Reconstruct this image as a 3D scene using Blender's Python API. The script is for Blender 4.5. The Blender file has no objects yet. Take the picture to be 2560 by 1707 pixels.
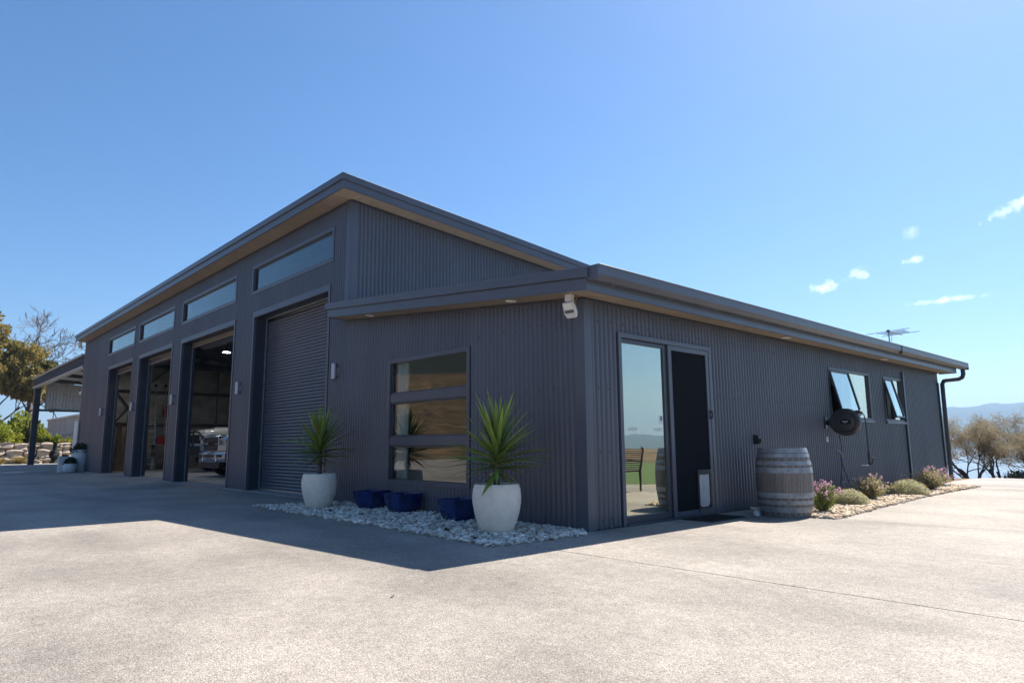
import bpy, bmesh, math, random
import numpy as np
from mathutils import Vector, Matrix

random.seed(7); np.random.seed(7)
R = math.radians
sc = bpy.context.scene
COL = sc.collection

# ------------------------------------------------------------------ camera
CAM = Vector((5.5224, -6.3211, 1.05))
yaw, pitch, roll = R(47.3689), R(8.733), R(-0.4142)
fw = Vector((-math.sin(yaw)*math.cos(pitch), math.cos(yaw)*math.cos(pitch), math.sin(pitch)))
r0 = Vector((math.cos(yaw), math.sin(yaw), 0)); u0 = r0.cross(fw)
cr = math.cos(roll)*r0 + math.sin(roll)*u0
cu = -math.sin(roll)*r0 + math.cos(roll)*u0
cd = bpy.data.cameras.new('camera'); cam = bpy.data.objects.new('camera', cd); COL.objects.link(cam)
cam.matrix_world = Matrix(((cr.x, cu.x, -fw.x, CAM.x), (cr.y, cu.y, -fw.y, CAM.y), (cr.z, cu.z, -fw.z, CAM.z), (0, 0, 0, 1)))
cd.sensor_width = 36; cd.sensor_fit = 'HORIZONTAL'; cd.lens = 23.49
cd.clip_start = 0.05; cd.clip_end = 30000
sc.camera = cam

# ------------------------------------------------------------------ sky, sun, exposure
SUN = Vector((-0.035, 0.787, 1.0)).normalized()
elev = math.asin(SUN.z); az = math.atan2(SUN.x, SUN.y)
SKY_STRENGTH = 0.082
SUN_STRENGTH = 5.0
w = bpy.data.worlds.new('World'); sc.world = w; w.use_nodes = True
nt = w.node_tree; nt.nodes.clear()
def N(t, typ, **kw):
    n = t.nodes.new(typ)
    for k, v in kw.items(): setattr(n, k, v)
    return n
sky = N(nt, 'ShaderNodeTexSky'); sky.sky_type = 'NISHITA'; sky.sun_disc = False
sky.sun_elevation = elev; sky.sun_rotation = az
sky.altitude = 0; sky.air_density = 1.0; sky.dust_density = 0.55; sky.ozone_density = 6.0
bg = N(nt, 'ShaderNodeBackground'); bg.inputs[1].default_value = SKY_STRENGTH
out = N(nt, 'ShaderNodeOutputWorld')
# a few small fair-weather clouds low over the sea, by direction
tc = N(nt, 'ShaderNodeTexCoord')
nz = N(nt, 'ShaderNodeTexNoise'); nz.inputs['Scale'].default_value = 75; nz.inputs['Detail'].default_value = 10; nz.inputs['Roughness'].default_value = 0.72
nt.links.new(tc.outputs['Generated'], nz.inputs['Vector'])
def math_n(op, a, b=None, clamp=False):
    n = N(nt, 'ShaderNodeMath', operation=op, use_clamp=clamp)
    for i, v in enumerate((a, b)):
        if v is None: continue
        if isinstance(v, (int, float)): n.inputs[i].default_value = v
        else: nt.links.new(v, n.inputs[i])
    return n.outputs[0]
def dot_n(vec):
    n = N(nt, 'ShaderNodeVectorMath', operation='DOT_PRODUCT')
    nt.links.new(tc.outputs['Generated'], n.inputs[0]); n.inputs[1].default_value = vec
    return n.outputs['Value']
clouds = [((-0.150, 0.949, 0.275), .040, .010, 1.0, .42), ((-0.3610, 0.9095, 0.2070), .027, .010, 1.0, .12), ((-0.3199, 0.9218, 0.2195), .015, .010, 1.0, .2),
          ((-0.2608, 0.938, 0.2284), .014, .006, .9, .2), ((-0.233, 0.9556, 0.1745), .050, .0048, .9, .03), ((-0.262, 0.9380, 0.265), .012, .010, .45, .4), ((0.20, 0.955, 0.22), .06, .014, 1, .1)]
total = None
for (d, a, b, s, tilt) in clouds:
    d = Vector(d).normalized(); rt = Vector((d.y, -d.x, 0)).normalized(); up = rt.cross(d)
    rt2 = math.cos(tilt)*rt + math.sin(tilt)*up; up2 = -math.sin(tilt)*rt + math.cos(tilt)*up
    x = dot_n(rt2/a); y = dot_n(up2/b)
    rr = math_n('SQRT', math_n('ADD', math_n('MULTIPLY', x, x), math_n('MULTIPLY', y, y)))
    v = math_n('SUBTRACT', math_n('MULTIPLY', nz.outputs[0], 3.4), rr)
    v = math_n('MULTIPLY', math_n('SUBTRACT', v, 0.85), 0.6*s, clamp=True)
    v = math_n('MULTIPLY', v, math_n('GREATER_THAN', dot_n(d), 0.5))
    total = v if total is None else math_n('MAXIMUM', total, v)
mx = N(nt, 'ShaderNodeMix', data_type='RGBA')
hsn = N(nt, 'ShaderNodeHueSaturation'); hsn.inputs['Saturation'].default_value = 1.15; nt.links.new(sky.outputs[0], hsn.inputs['Color'])
nt.links.new(total, mx.inputs[0]); nt.links.new(hsn.outputs[0], mx.inputs[6]); mx.inputs[7].default_value = (11.5, 11.8, 12.0, 1)
nt.links.new(mx.outputs[2], bg.inputs[0]); nt.links.new(bg.outputs[0], out.inputs[0])

sl = bpy.data.lights.new('sun', 'SUN'); so = bpy.data.objects.new('sun', sl); COL.objects.link(so)
sl.energy = SUN_STRENGTH; sl.angle = R(0.53); sl.color = (1.0, 0.93, 0.83)
so.rotation_euler = (-SUN).to_track_quat('-Z', 'Y').to_euler(); so.location = (0, 30, 40)

sc.view_settings.view_transform = 'Standard'; sc.view_settings.look = 'None'
sc.view_settings.exposure = 0.95; sc.view_settings.gamma = 1.0; sc.view_settings.use_curve_mapping = False
sc.cycles.max_bounces = 7; sc.cycles.transparent_max_bounces = 12; sc.cycles.volume_bounces = 0

# ------------------------------------------------------------------ helpers
class MB:
    def __init__(s): s.v = []; s.f = []
    def add(s, vs, fs):
        o = len(s.v); s.v += [tuple(p) for p in vs]; s.f += [tuple(i+o for i in f) for f in fs]; return s
    def box(s, x0, y0, z0, x1, y1, z1):
        x0, x1 = min(x0, x1), max(x0, x1); y0, y1 = min(y0, y1), max(y0, y1); z0, z1 = min(z0, z1), max(z0, z1)
        return s.add([(x0,y0,z0),(x1,y0,z0),(x1,y1,z0),(x0,y1,z0),(x0,y0,z1),(x1,y0,z1),(x1,y1,z1),(x0,y1,z1)],
                     [(0,3,2,1),(4,5,6,7),(0,1,5,4),(1,2,6,5),(2,3,7,6),(3,0,4,7)])
    def loft(s, rings, cap=True, closed=True):
        n = len(rings[0]); vs = [p for r in rings for p in r]; fs = []
        for i in range(len(rings)-1):
            for j in range(n if closed else n-1):
                k = (j+1) % n
                fs.append((i*n+j, i*n+k, (i+1)*n+k, (i+1)*n+j))
        if cap: fs += [tuple(range(n-1, -1, -1)), tuple((len(rings)-1)*n+j for j in range(n))]
        return s.add(vs, fs)
    def tube(s, pts, rad, n=8, cap=True):
        pts = [Vector(p) for p in pts]; rad = rad if isinstance(rad, (list, tuple)) else [rad]*len(pts)
        rings = []; prev = None
        for i, p in enumerate(pts):
            t = (pts[min(i+1, len(pts)-1)] - pts[max(i-1, 0)]).normalized()
            if prev is None: a = t.orthogonal().normalized()
            else: a = (prev - t*prev.dot(t)); a = a.normalized() if a.length > 1e-6 else t.orthogonal().normalized()
            prev = a; b = t.cross(a)
            rings.append([p + rad[i]*(math.cos(2*math.pi*k/n)*a + math.sin(2*math.pi*k/n)*b) for k in range(n)])
        return s.loft(rings, cap)
    def lathe(s, prof, n=32, c=(0,0,0), a0=0, a1=2*math.pi):
        full = abs(a1-a0-2*math.pi) < 1e-6; m = n if full else n+1; vs = []; fs = []
        for (r, z) in prof:
            for k in range(m):
                a = a0 + (a1-a0)*k/n
                vs.append((c[0]+r*math.cos(a), c[1]+r*math.sin(a), c[2]+z))
        for i in range(len(prof)-1):
            for k in range(n):
                k2 = (k+1) % m
                fs.append((i*m+k, i*m+k2, (i+1)*m+k2, (i+1)*m+k))
        return s.add(vs, fs)
    def xf(s, M): s.v = [tuple(M @ Vector(p)) for p in s.v]; return s
    def mesh(s, name, m, smooth=None):
        me = bpy.data.meshes.new(name); me.from_pydata(s.v, [], s.f); me.update()
        if m: me.materials.append(m)
        if smooth is not None:
            me.polygons.foreach_set('use_smooth', [True]*len(me.polygons))
            if smooth < 180: me.set_sharp_from_angle(angle=R(smooth))
        return me
    def build(s, name, m, parent=None, smooth=None, bev=0, loc=None):
        o = bpy.data.objects.new(name, s.mesh(name, m, smooth)); COL.objects.link(o)
        if parent is not None: o.parent = parent
        if loc: o.location = loc
        if bev: bevel(o, bev)
        return o
def bevel(o, wd, seg=2):
    b = o.modifiers.new('bevel', 'BEVEL'); b.width = wd; b.segments = seg; b.limit_method = 'ANGLE'; b.angle_limit = R(35)
    b.harden_normals = False
def tag(o, label=None, cat=None, group=None, kind=None):
    if label: o['label'] = label
    if cat: o['category'] = cat
    if group: o['group'] = group
    if kind: o['kind'] = kind
    return o
def thing(name, label, cat, loc=(0,0,0), rz=0, group=None):
    o = bpy.data.objects.new(name, None); COL.objects.link(o); o.empty_display_size = .2
    o.location = loc; o.rotation_euler = (0, 0, rz); return tag(o, label, cat, group)
def inst(name, me, parent=None, loc=(0,0,0), rot=(0,0,0), scale=(1,1,1)):
    o = bpy.data.objects.new(name, me); COL.objects.link(o); o.parent = parent
    o.location = loc; o.rotation_euler = rot; o.scale = scale; return o
def copy_tree(o, parent=None):
    c = o.copy(); COL.objects.link(c); c.parent = parent
    for ch in list(o.children): copy_tree(ch, c)
    return c
def box(name, m, parent, *a, bev=0): return MB().box(*a).build(name, m, parent, bev=bev)

# ------------------------------------------------------------------ materials
M = {}
def mat(name, col, rough=.5, metal=0., spec=.5, var=.10, scale=6., bump=0., bscale=60., rand=0., coat=0., col2=None, detail=4, stretch=None, transl=0., emit=None):
    m = bpy.data.materials.new(name); m.use_nodes = True; t = m.node_tree; b = t.nodes['Principled BSDF']; L = t.links.new
    b.inputs['Roughness'].default_value = rough; b.inputs['Metallic'].default_value = metal
    b.inputs['Specular IOR Level'].default_value = spec; b.inputs['Coat Weight'].default_value = coat
    c = N(t, 'ShaderNodeTexCoord'); vec = c.outputs['Object']
    if stretch:
        mp = N(t, 'ShaderNodeMapping'); mp.inputs['Scale'].default_value = stretch; L(vec, mp.inputs[0]); vec = mp.outputs[0]
    n = N(t, 'ShaderNodeTexNoise'); n.inputs['Scale'].default_value = scale; n.inputs['Detail'].default_value = detail; L(vec, n.inputs['Vector'])
    rp = N(t, 'ShaderNodeValToRGB'); e = rp.color_ramp.elements
    c2 = col2 or tuple(min(1, x*(1+var)) for x in col); c1 = tuple(x*(1-var) for x in col) if not col2 else col
    e[0].position = .32; e[1].position = .68; e[0].color = (*c1, 1); e[1].color = (*c2, 1); L(n.outputs[0], rp.inputs[0])
    colout = rp.outputs[0]
    if rand:
        oi = N(t, 'ShaderNodeObjectInfo'); mr = N(t, 'ShaderNodeMapRange'); mr.inputs[3].default_value = 1-rand; mr.inputs[4].default_value = 1+rand
        L(oi.outputs['Random'], mr.inputs[0]); mm = N(t, 'ShaderNodeMix', data_type='RGBA', blend_type='MULTIPLY'); mm.inputs[0].default_value = 1
        L(colout, mm.inputs[6]); L(mr.outputs[0], mm.inputs[7]); colout = mm.outputs[2]
    L(colout, b.inputs['Base Color'])
    if bump:
        n2 = N(t, 'ShaderNodeTexNoise'); n2.inputs['Scale'].default_value = bscale; n2.inputs['Detail'].default_value = 5; L(vec, n2.inputs['Vector'])
        bp = N(t, 'ShaderNodeBump'); bp.inputs['Strength'].default_value = bump; bp.inputs['Distance'].default_value = .01
        L(n2.outputs[0], bp.inputs['Height']); L(bp.outputs[0], b.inputs['Normal'])
    if emit: b.inputs['Emission Color'].default_value = (*emit[0], 1); b.inputs['Emission Strength'].default_value = emit[1]
    if transl:
        tr = N(t, 'ShaderNodeBsdfTranslucent'); L(colout, tr.inputs[0]); ms = N(t, 'ShaderNodeMixShader'); ms.inputs[0].default_value = transl
        o = t.nodes['Material Output']; L(b.outputs[0], ms.inputs[1]); L(tr.outputs[0], ms.inputs[2]); L(ms.outputs[0], o.inputs[0])
    M[name] = m; return m

mat('steel', (.090, .095, .120), rough=.33, spec=.5, var=.10, scale=1.3, stretch=(1, 1, .25), bump=.03, bscale=3, rand=.07)
mat('trim', (.084, .091, .116), rough=.33, spec=.5, var=.07, scale=2)
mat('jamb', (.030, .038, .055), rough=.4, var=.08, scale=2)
mat('frame', (.045, .050, .062), rough=.35, var=.06, scale=3)
mat('roofpale', (.22, .24, .26), rough=.5, var=.06, scale=2)  # unseen low roof top, paler than the walls to bounce sunlight onto the high wall
mat('beam', (.06, .064, .08), rough=.75, spec=.15, var=.08, scale=2)
mat('reelgrey', (.040, .040, .044), rough=.42, var=.15, scale=10)
mat('black', (.020, .020, .023), rough=.38, var=.2, scale=8)
mat('rubber', (.018, .018, .019), rough=.8, var=.25, scale=30, bump=.4, bscale=200)
mat('mesh', (.005, .007, .010), rough=.85, spec=.15, var=.25, scale=90, bump=.2, bscale=500)
mat('soffit', (.33, .255, .19), rough=.8, var=.10, scale=5, bump=.15, bscale=90, rand=.06)
mat('galv', (.46, .48, .50), rough=.38, metal=.75, var=.15, scale=14)
mat('darksteel', (.10, .11, .12), rough=.5, metal=.4, var=.15, scale=4)
mat('zinc', (.40, .41, .41), rough=.5, metal=.6, var=.2, scale=10)
mat('whitep', (.72, .71, .69), rough=.5, var=.06, scale=6)
mat('plaster', (.66, .65, .62), rough=.8, var=.05, scale=3)
mat('curtain', (.86, .86, .85), rough=.9, var=.04, scale=6, transl=.1)
mat('foil', (.50, .49, .46), rough=.42, metal=.75, var=.25, scale=2.2, bump=.5, bscale=9)
mat('floorc', (.38, .37, .35), rough=.55, var=.18, scale=1.6, bump=.1, bscale=60)
mat('apron', (.27, .255, .235), rough=.8, var=.12, scale=2, bump=.2, bscale=70)
mat('potstone', (.86, .77, .65), rough=.85, var=.06, scale=11, bump=.25, bscale=120, detail=8)
mat('potwhite', (.66, .66, .65), rough=.6, var=.06, scale=9)
mat('soil', (.06, .045, .032), rough=.95, var=.4, scale=40, bump=.8, bscale=80)
mat('blue', (.002, .008, .065), rough=.16, var=.5, scale=5, col2=(.006, .028, .17), coat=.4, bump=.05, bscale=20)
mat('stave', (.185, .160, .143), rough=.8, var=.35, scale=9, stretch=(6, 6, .5), bump=.5, bscale=30, rand=.18, detail=8)
mat('hoop', (.27, .29, .31), rough=.55, metal=.3, var=.22, scale=10)
mat('barrelhead', (.22, .18, .15), rough=.85, var=.3, scale=20, stretch=(8, 1, 1))
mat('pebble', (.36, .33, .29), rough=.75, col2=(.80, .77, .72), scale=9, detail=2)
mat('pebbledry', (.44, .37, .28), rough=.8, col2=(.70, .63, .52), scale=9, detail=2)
mat('bedding', (.30, .265, .22), rough=.95, var=.4, scale=50)
mat('trunk', (.13, .10, .075), rough=.9, var=.35, scale=18, bump=.6, bscale=50)
mat('barkdark', (.075, .060, .050), rough=.9, var=.35, scale=12, bump=.5, bscale=40)
mat('barkpale', (.21, .18, .16), rough=.9, var=.3, scale=6)
mat('yucca', (.145, .215, .036), rough=.36, var=.3, scale=3, col2=(.27, .35, .075), rand=.30, transl=.22)
mat('yuccadry', (.30, .22, .08), rough=.6, var=.3, scale=5, rand=.2, transl=.15)
mat('sheoak', (.24, .20, .125), rough=.8, col2=(.40, .335, .215), scale=2.2, transl=.45)
mat('wattle', (.17, .15, .042), rough=.7, col2=(.44, .34, .10), scale=.55, transl=.38, detail=3)
mat('wattle2', (.12, .12, .036), rough=.7, col2=(.34, .27, .08), scale=.6, transl=.38, detail=3)
mat('shrubgreen', (.14, .19, .022), rough=.5, col2=(.44, .44, .07), scale=1.8, transl=.42, detail=3)
mat('shrubdark', (.018, .034, .014), rough=.6, col2=(.05, .075, .028), scale=5, transl=.2)
mat('lavgreen', (.34, .32, .14), rough=.8, col2=(.55, .50, .27), scale=14, transl=.5)
mat('lavfresh', (.18, .24, .05), rough=.8, col2=(.36, .40, .13), scale=14, transl=.4)
mat('lavpink', (.60, .27, .47), rough=.8, col2=(.80, .55, .68), scale=30, transl=.35)
mat('lavpale', (.62, .38, .46), rough=.8, col2=(.80, .60, .62), scale=30, transl=.35)
mat('cushion', (.46, .45, .28), rough=.9, col2=(.68, .66, .46), scale=22, transl=.4)
mat('drygrass', (.26, .19, .06), rough=.8, col2=(.36, .26, .08), scale=8, transl=.3)
mat('rock', (.33, .27, .21), rough=.9, col2=(.50, .42, .34), scale=1.4, bump=.9, bscale=5, rand=.2, detail=8)
mat('fenceboard', (.40, .39, .38), rough=.9, col2=(.66, .64, .60), scale=1.3, stretch=(3, 1, .35), detail=6, rand=.10)
mat('timber', (.20, .13, .075), rough=.7, var=.3, scale=5, stretch=(1, 1, 8), rand=.2)
mat('red', (.30, .025, .015), rough=.4, var=.1, scale=6)
mat('carsilver', (.36, .40, .46), rough=.28, metal=.7, var=.05, coat=.8)
mat('carwhite', (.70, .70, .68), rough=.25, var=.03, coat=.8)
mat('chrome', (.62, .64, .67), rough=.16, metal=1., var=.05)
mat('lens', (.50, .47, .42), rough=.12, var=.2, scale=12, coat=1)
mat('amber', (.75, .18, .02), rough=.25, var=.1, coat=1)
mat('carglass', (.015, .02, .025), rough=.06, var=.1, coat=1)
mat('led', (.9, .9, .9), emit=((1, .96, .9), 45))
mat('lampglass', (.70, .66, .58), rough=.25, var=.05, coat=.5)
mat('lampbody', (.58, .56, .53), rough=.45, var=.05)
mat('sconce', (.46, .46, .49), rough=.38, metal=.5, var=.05)
mat('wicker', (.045, .032, .024), rough=.6, var=.25, scale=40)
mat('sticker', (.75, .75, .74), rough=.5, var=.03)
mat('flap', (.40, .42, .42), rough=.25, col2=(.55, .57, .56), scale=7)
mat('lawn', (.045, .095, .014), rough=.9, col2=(.075, .13, .022), scale=3, bump=.8, bscale=200)
mat('antenna', (.16, .17, .20), rough=.5, metal=.5, var=.1)
mat('plywood', (.30, .21, .12), rough=.7, var=.2, scale=5)
mat('jarblue', (.03, .06, .16), rough=.4, var=.2)
mat('dryleaf', (.45, .28, .20), rough=.7, var=.2)

def glass_mat(name, tint, base, gain, gcol=(.93, .97, .95)):
    m = bpy.data.materials.new(name); m.use_nodes = True; t = m.node_tree; t.nodes.clear(); L = t.links.new
    o = N(t, 'ShaderNodeOutputMaterial'); ms = N(t, 'ShaderNodeMixShader'); tr = N(t, 'ShaderNodeBsdfTransparent'); gl = N(t, 'ShaderNodeBsdfGlossy')
    tr.inputs[0].default_value = (*tint, 1); gl.inputs['Roughness'].default_value = .004; gl.inputs[0].default_value = (*gcol, 1)
    lw = N(t, 'ShaderNodeFresnel'); lw.inputs[0].default_value = 1.52
    # slight roller-wave of float glass
    c = N(t, 'ShaderNodeTexCoord'); n = N(t, 'ShaderNodeTexNoise'); n.inputs['Scale'].default_value = 2.5; L(c.outputs['Object'], n.inputs['Vector'])
    bp = N(t, 'ShaderNodeBump'); bp.inputs['Strength'].default_value = .02; bp.inputs['Distance'].default_value = .02; L(n.outputs[0], bp.inputs['Height']); L(bp.outputs[0], gl.inputs['Normal'])
    mr = N(t, 'ShaderNodeMath', operation='MULTIPLY_ADD', use_clamp=True); L(lw.outputs[0], mr.inputs[0]); mr.inputs[1].default_value = gain; mr.inputs[2].default_value = base
    L(mr.outputs[0], ms.inputs[0]); L(tr.outputs[0], ms.inputs[1]); L(gl.outputs[0], ms.inputs[2]); L(ms.outputs[0], o.inputs[0])
    M[name] = m; return m
glass_mat('glass', (.72, .78, .76), .055, 1.45)
glass_mat('glassdoor', (.50, .55, .50), .42, 1.8, (.97, .98, .82))

def aggregate_mat():
    m = bpy.data.materials.new('exposed_aggregate'); m.use_nodes = True; t = m.node_tree; b = t.nodes['Principled BSDF']; L = t.links.new
    c = N(t, 'ShaderNodeTexCoord'); P = c.outputs['Object']
    v = N(t, 'ShaderNodeTexVoronoi'); v.inputs['Scale'].default_value = 135; v.inputs['Randomness'].default_value = 1; L(P, v.inputs['Vector'])
    sx = N(t, 'ShaderNodeSeparateColor'); L(v.outputs['Color'], sx.inputs[0])
    rp = N(t, 'ShaderNodeValToRGB'); e = rp.color_ramp.elements; rp.color_ramp.interpolation = 'LINEAR'
    e[0].position = 0; e[0].color = (.15, .135, .12, 1); e[1].position = 1; e[1].color = (.62, .58, .52, 1)
    for pos, col in ((.18, (.25, .225, .195, 1)), (.42, (.345, .31, .272, 1)), (.68, (.42, .382, .34, 1)), (.86, (.50, .456, .41, 1))):
        x = e.new(pos); x.color = col
    L(sx.outputs[0], rp.inputs[0])
    # cement matrix between the stones
    mr = N(t, 'ShaderNodeMapRange'); mr.inputs[1].default_value = .45; mr.inputs[2].default_value = .75; L(v.outputs['Distance'], mr.inputs[0])
    m1 = N(t, 'ShaderNodeMix', data_type='RGBA'); L(mr.outputs[0], m1.inputs[0]); L(rp.outputs[0], m1.inputs[6]); m1.inputs[7].default_value = (.33, .306, .274, 1)
    # wear patches and tyre-polished areas
    n = N(t, 'ShaderNodeTexNoise'); n.inputs['Scale'].default_value = .55; n.inputs['Detail'].default_value = 5; n.inputs['Roughness'].default_value = .6; L(P, n.inputs['Vector'])
    r2 = N(t, 'ShaderNodeValToRGB'); r2.color_ramp.elements[0].position = .3; r2.color_ramp.elements[1].position = .72
    r2.color_ramp.elements[0].color = (.72, .71, .70, 1); r2.color_ramp.elements[1].color = (1.14, 1.12, 1.09, 1); L(n.outputs[0], r2.inputs[0])
    m2 = N(t, 'ShaderNodeMix', data_type='RGBA', blend_type='MULTIPLY'); m2.inputs[0].default_value = 1; L(m1.outputs[2], m2.inputs[6]); L(r2.outputs[0], m2.inputs[7])
    n4 = N(t, 'ShaderNodeTexNoise'); n4.inputs['Scale'].default_value = 9; n4.inputs['Detail'].default_value = 6; L(P, n4.inputs['Vector'])
    r4 = N(t, 'ShaderNodeValToRGB'); r4.color_ramp.elements[0].position = .3; r4.color_ramp.elements[1].position = .7
    r4.color_ramp.elements[0].color = (.88, .88, .88, 1); r4.color_ramp.elements[1].color = (1.1, 1.1, 1.1, 1); L(n4.outputs[0], r4.inputs[0])
    m3 = N(t, 'ShaderNodeMix', data_type='RGBA', blend_type='MULTIPLY'); m3.inputs[0].default_value = 1; L(m2.outputs[2], m3.inputs[6]); L(r4.outputs[0], m3.inputs[7])
    mp = N(t, 'ShaderNodeMapping'); mp.inputs['Rotation'].default_value = (0, 0, .5); mp.inputs['Scale'].default_value = (.16, .6, 1); L(P, mp.inputs[0])
    n5 = N(t, 'ShaderNodeTexNoise'); n5.inputs['Scale'].default_value = 1.1; n5.inputs['Detail'].default_value = 4; n5.inputs['Distortion'].default_value = .6; L(mp.outputs[0], n5.inputs['Vector'])
    r5 = N(t, 'ShaderNodeValToRGB'); r5.color_ramp.elements[0].position = .36; r5.color_ramp.elements[1].position = .52
    r5.color_ramp.elements[0].color = (.81, .805, .80, 1); r5.color_ramp.elements[1].color = (1.03, 1.02, 1.01, 1); L(n5.outputs[0], r5.inputs[0])
    m5 = N(t, 'ShaderNodeMix', data_type='RGBA', blend_type='MULTIPLY'); m5.inputs[0].default_value = 1; L(m3.outputs[2], m5.inputs[6]); L(r5.outputs[0], m5.inputs[7]); m3 = m5
    L(m3.outputs[2], b.inputs['Base Color'])
    b.inputs['Roughness'].default_value = .68; b.inputs['Specular IOR Level'].default_value = .28
    bp = N(t, 'ShaderNodeBump'); bp.invert = True; bp.inputs['Strength'].default_value = .55; bp.inputs['Distance'].default_value = .006; L(v.outputs['Distance'], bp.inputs['Height'])
    n3 = N(t, 'ShaderNodeTexNoise'); n3.inputs['Scale'].default_value = 260; L(P, n3.inputs['Vector'])
    b2 = N(t, 'ShaderNodeBump'); b2.inputs['Strength'].default_value = .35; b2.inputs['Distance'].default_value = .003; L(n3.outputs[0], b2.inputs['Height']); L(bp.outputs[0], b2.inputs['Normal'])
    L(b2.outputs[0], b.inputs['Normal'])
    M['agg'] = m
aggregate_mat()

def ground_mat():
    m = bpy.data.materials.new('dry_grass_ground'); m.use_nodes = True; t = m.node_tree; b = t.nodes['Principled BSDF']; L = t.links.new
    b.inputs['Roughness'].default_value = .95
    g = N(t, 'ShaderNodeNewGeometry'); n = N(t, 'ShaderNodeTexNoise'); n.inputs['Scale'].default_value = .06; n.inputs['Detail'].default_value = 9; L(g.outputs['Position'], n.inputs['Vector'])
    rp = N(t, 'ShaderNodeValToRGB'); e = rp.color_ramp.elements; e[0].position = .3; e[1].position = .7; e[0].color = (.10, .060, .022, 1); e[1].color = (.28, .18, .080, 1); L(n.outputs[0], rp.inputs[0])
    nf = N(t, 'ShaderNodeTexNoise'); nf.inputs['Scale'].default_value = .45; nf.inputs['Detail'].default_value = 8; nf.inputs['Roughness'].default_value = .7; L(g.outputs['Position'], nf.inputs['Vector'])
    rf = N(t, 'ShaderNodeValToRGB'); ef = rf.color_ramp.elements; ef[0].position = .36; ef[1].position = .66; ef[0].color = (.16, .16, .15, 1); ef[1].color = (1.35, 1.3, 1.2, 1); L(nf.outputs[0], rf.inputs[0])
    mf = N(t, 'ShaderNodeMix', data_type='RGBA', blend_type='MULTIPLY'); mf.inputs[0].default_value = 1; L(rp.outputs[0], mf.inputs[6]); L(rf.outputs[0], mf.inputs[7])
    sp = N(t, 'ShaderNodeSeparateXYZ'); L(g.outputs['Position'], sp.inputs[0])
    n2 = N(t, 'ShaderNodeTexNoise'); n2.inputs['Scale'].default_value = .05; n2.inputs['Detail'].default_value = 6; L(g.outputs['Position'], n2.inputs['Vector'])
    ma = N(t, 'ShaderNodeMath', operation='MULTIPLY_ADD'); L(n2.outputs[0], ma.inputs[0]); ma.inputs[1].default_value = 10; L(sp.outputs[2], ma.inputs[2])
    mr = N(t, 'ShaderNodeMapRange'); mr.inputs[1].default_value = 23; mr.inputs[2].default_value = 25; L(ma.outputs[0], mr.inputs[0])
    mx = N(t, 'ShaderNodeMix', data_type='RGBA'); L(mr.outputs[0], mx.inputs[0]); L(mf.outputs[2], mx.inputs[6]); mx.inputs[7].default_value = (.016, .020, .010, 1)
    L(mx.outputs[2], b.inputs['Base Color']); M['ground'] = m
ground_mat()
def sea_mat():
    m = bpy.data.materials.new('sea_water'); m.use_nodes = True; t = m.node_tree; b = t.nodes['Principled BSDF']; L = t.links.new
    b.inputs['Base Color'].default_value = (.10, .16, .22, 1); b.inputs['Roughness'].default_value = .32
    g = N(t, 'ShaderNodeNewGeometry'); n = N(t, 'ShaderNodeTexNoise'); n.inputs['Scale'].default_value = .22; n.inputs['Detail'].default_value = 5; L(g.outputs['Position'], n.inputs['Vector'])
    bp = N(t, 'ShaderNodeBump'); bp.inputs['Strength'].default_value = .5; bp.inputs['Distance'].default_value = .6; L(n.outputs[0], bp.inputs['Height']); L(bp.outputs[0], b.inputs['Normal'])
    M['sea'] = m
sea_mat()
mat('mountain', (.045, .060, .040), rough=1, spec=.1, col2=(.075, .085, .055), scale=.004, detail=8)

# ------------------------------------------------------------------ terrain, sea, mountains
def terr(x, y):
    z = -0.06
    def sm(a, b, v): t = max(0, min(1, (v-a)/(b-a))); return t*t*(3-2*t)
    fall = max(y-17.6-max(0, x-8)*1.3, 0); z -= min(fall*.085 + sm(10, 160, fall)*22, 60)
    fx = max(x-105, 0); z -= min(fx*.05 + sm(5, 220, fx)*24, 60)
    d = -(x+4)*.80 - (y)*.60                 # hill to the south-west
    if y < -12: z += sm(32, 210, d)*21 + sm(200, 420, d)*30
    s = -(y+40); 
    if s > 0: z += sm(0, 300, s)*24*max(0, min(1, (60-x)/120))
    if x < -50.5 and y > -14:                  # planted terrace above the rock wall
        z += 1.15*sm(0, .8, -50.5-x) + max(0, min(2.2, (-53-x)*.05))*(1 if y < 40 else 0)
    return z
xs = sorted(set([round(v, 2) for v in np.concatenate([np.linspace(-60, 24, 57), np.sinh(np.linspace(-6.2, 6.2, 74))*14])]))
ys = sorted(set([round(v, 2) for v in np.concatenate([np.linspace(-24, 44, 45), np.sinh(np.linspace(-6.2, 6.2, 74))*14])]))
xs = [x for x in xs if abs(x) < 4200]; ys = [y for y in ys if abs(y) < 4200]
gv = [(x, y, terr(x, y)) for y in ys for x in xs]; nx = len(xs)
gf = [(j*nx+i, j*nx+i+1, (j+1)*nx+i+1, (j+1)*nx+i) for j in range(len(ys)-1) for i in range(nx-1)]
tag(MB().add(gv, gf).build('ground', M['ground'], smooth=180), kind='structure')
SEA = -25.0
tag(MB().add([(-6000, 60, SEA), (6000, -3000, SEA), (6000, 6000, SEA), (-6000, 6000, SEA)], [(0, 1, 2, 3)]).build('sea', M['sea']), kind='structure')
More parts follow.
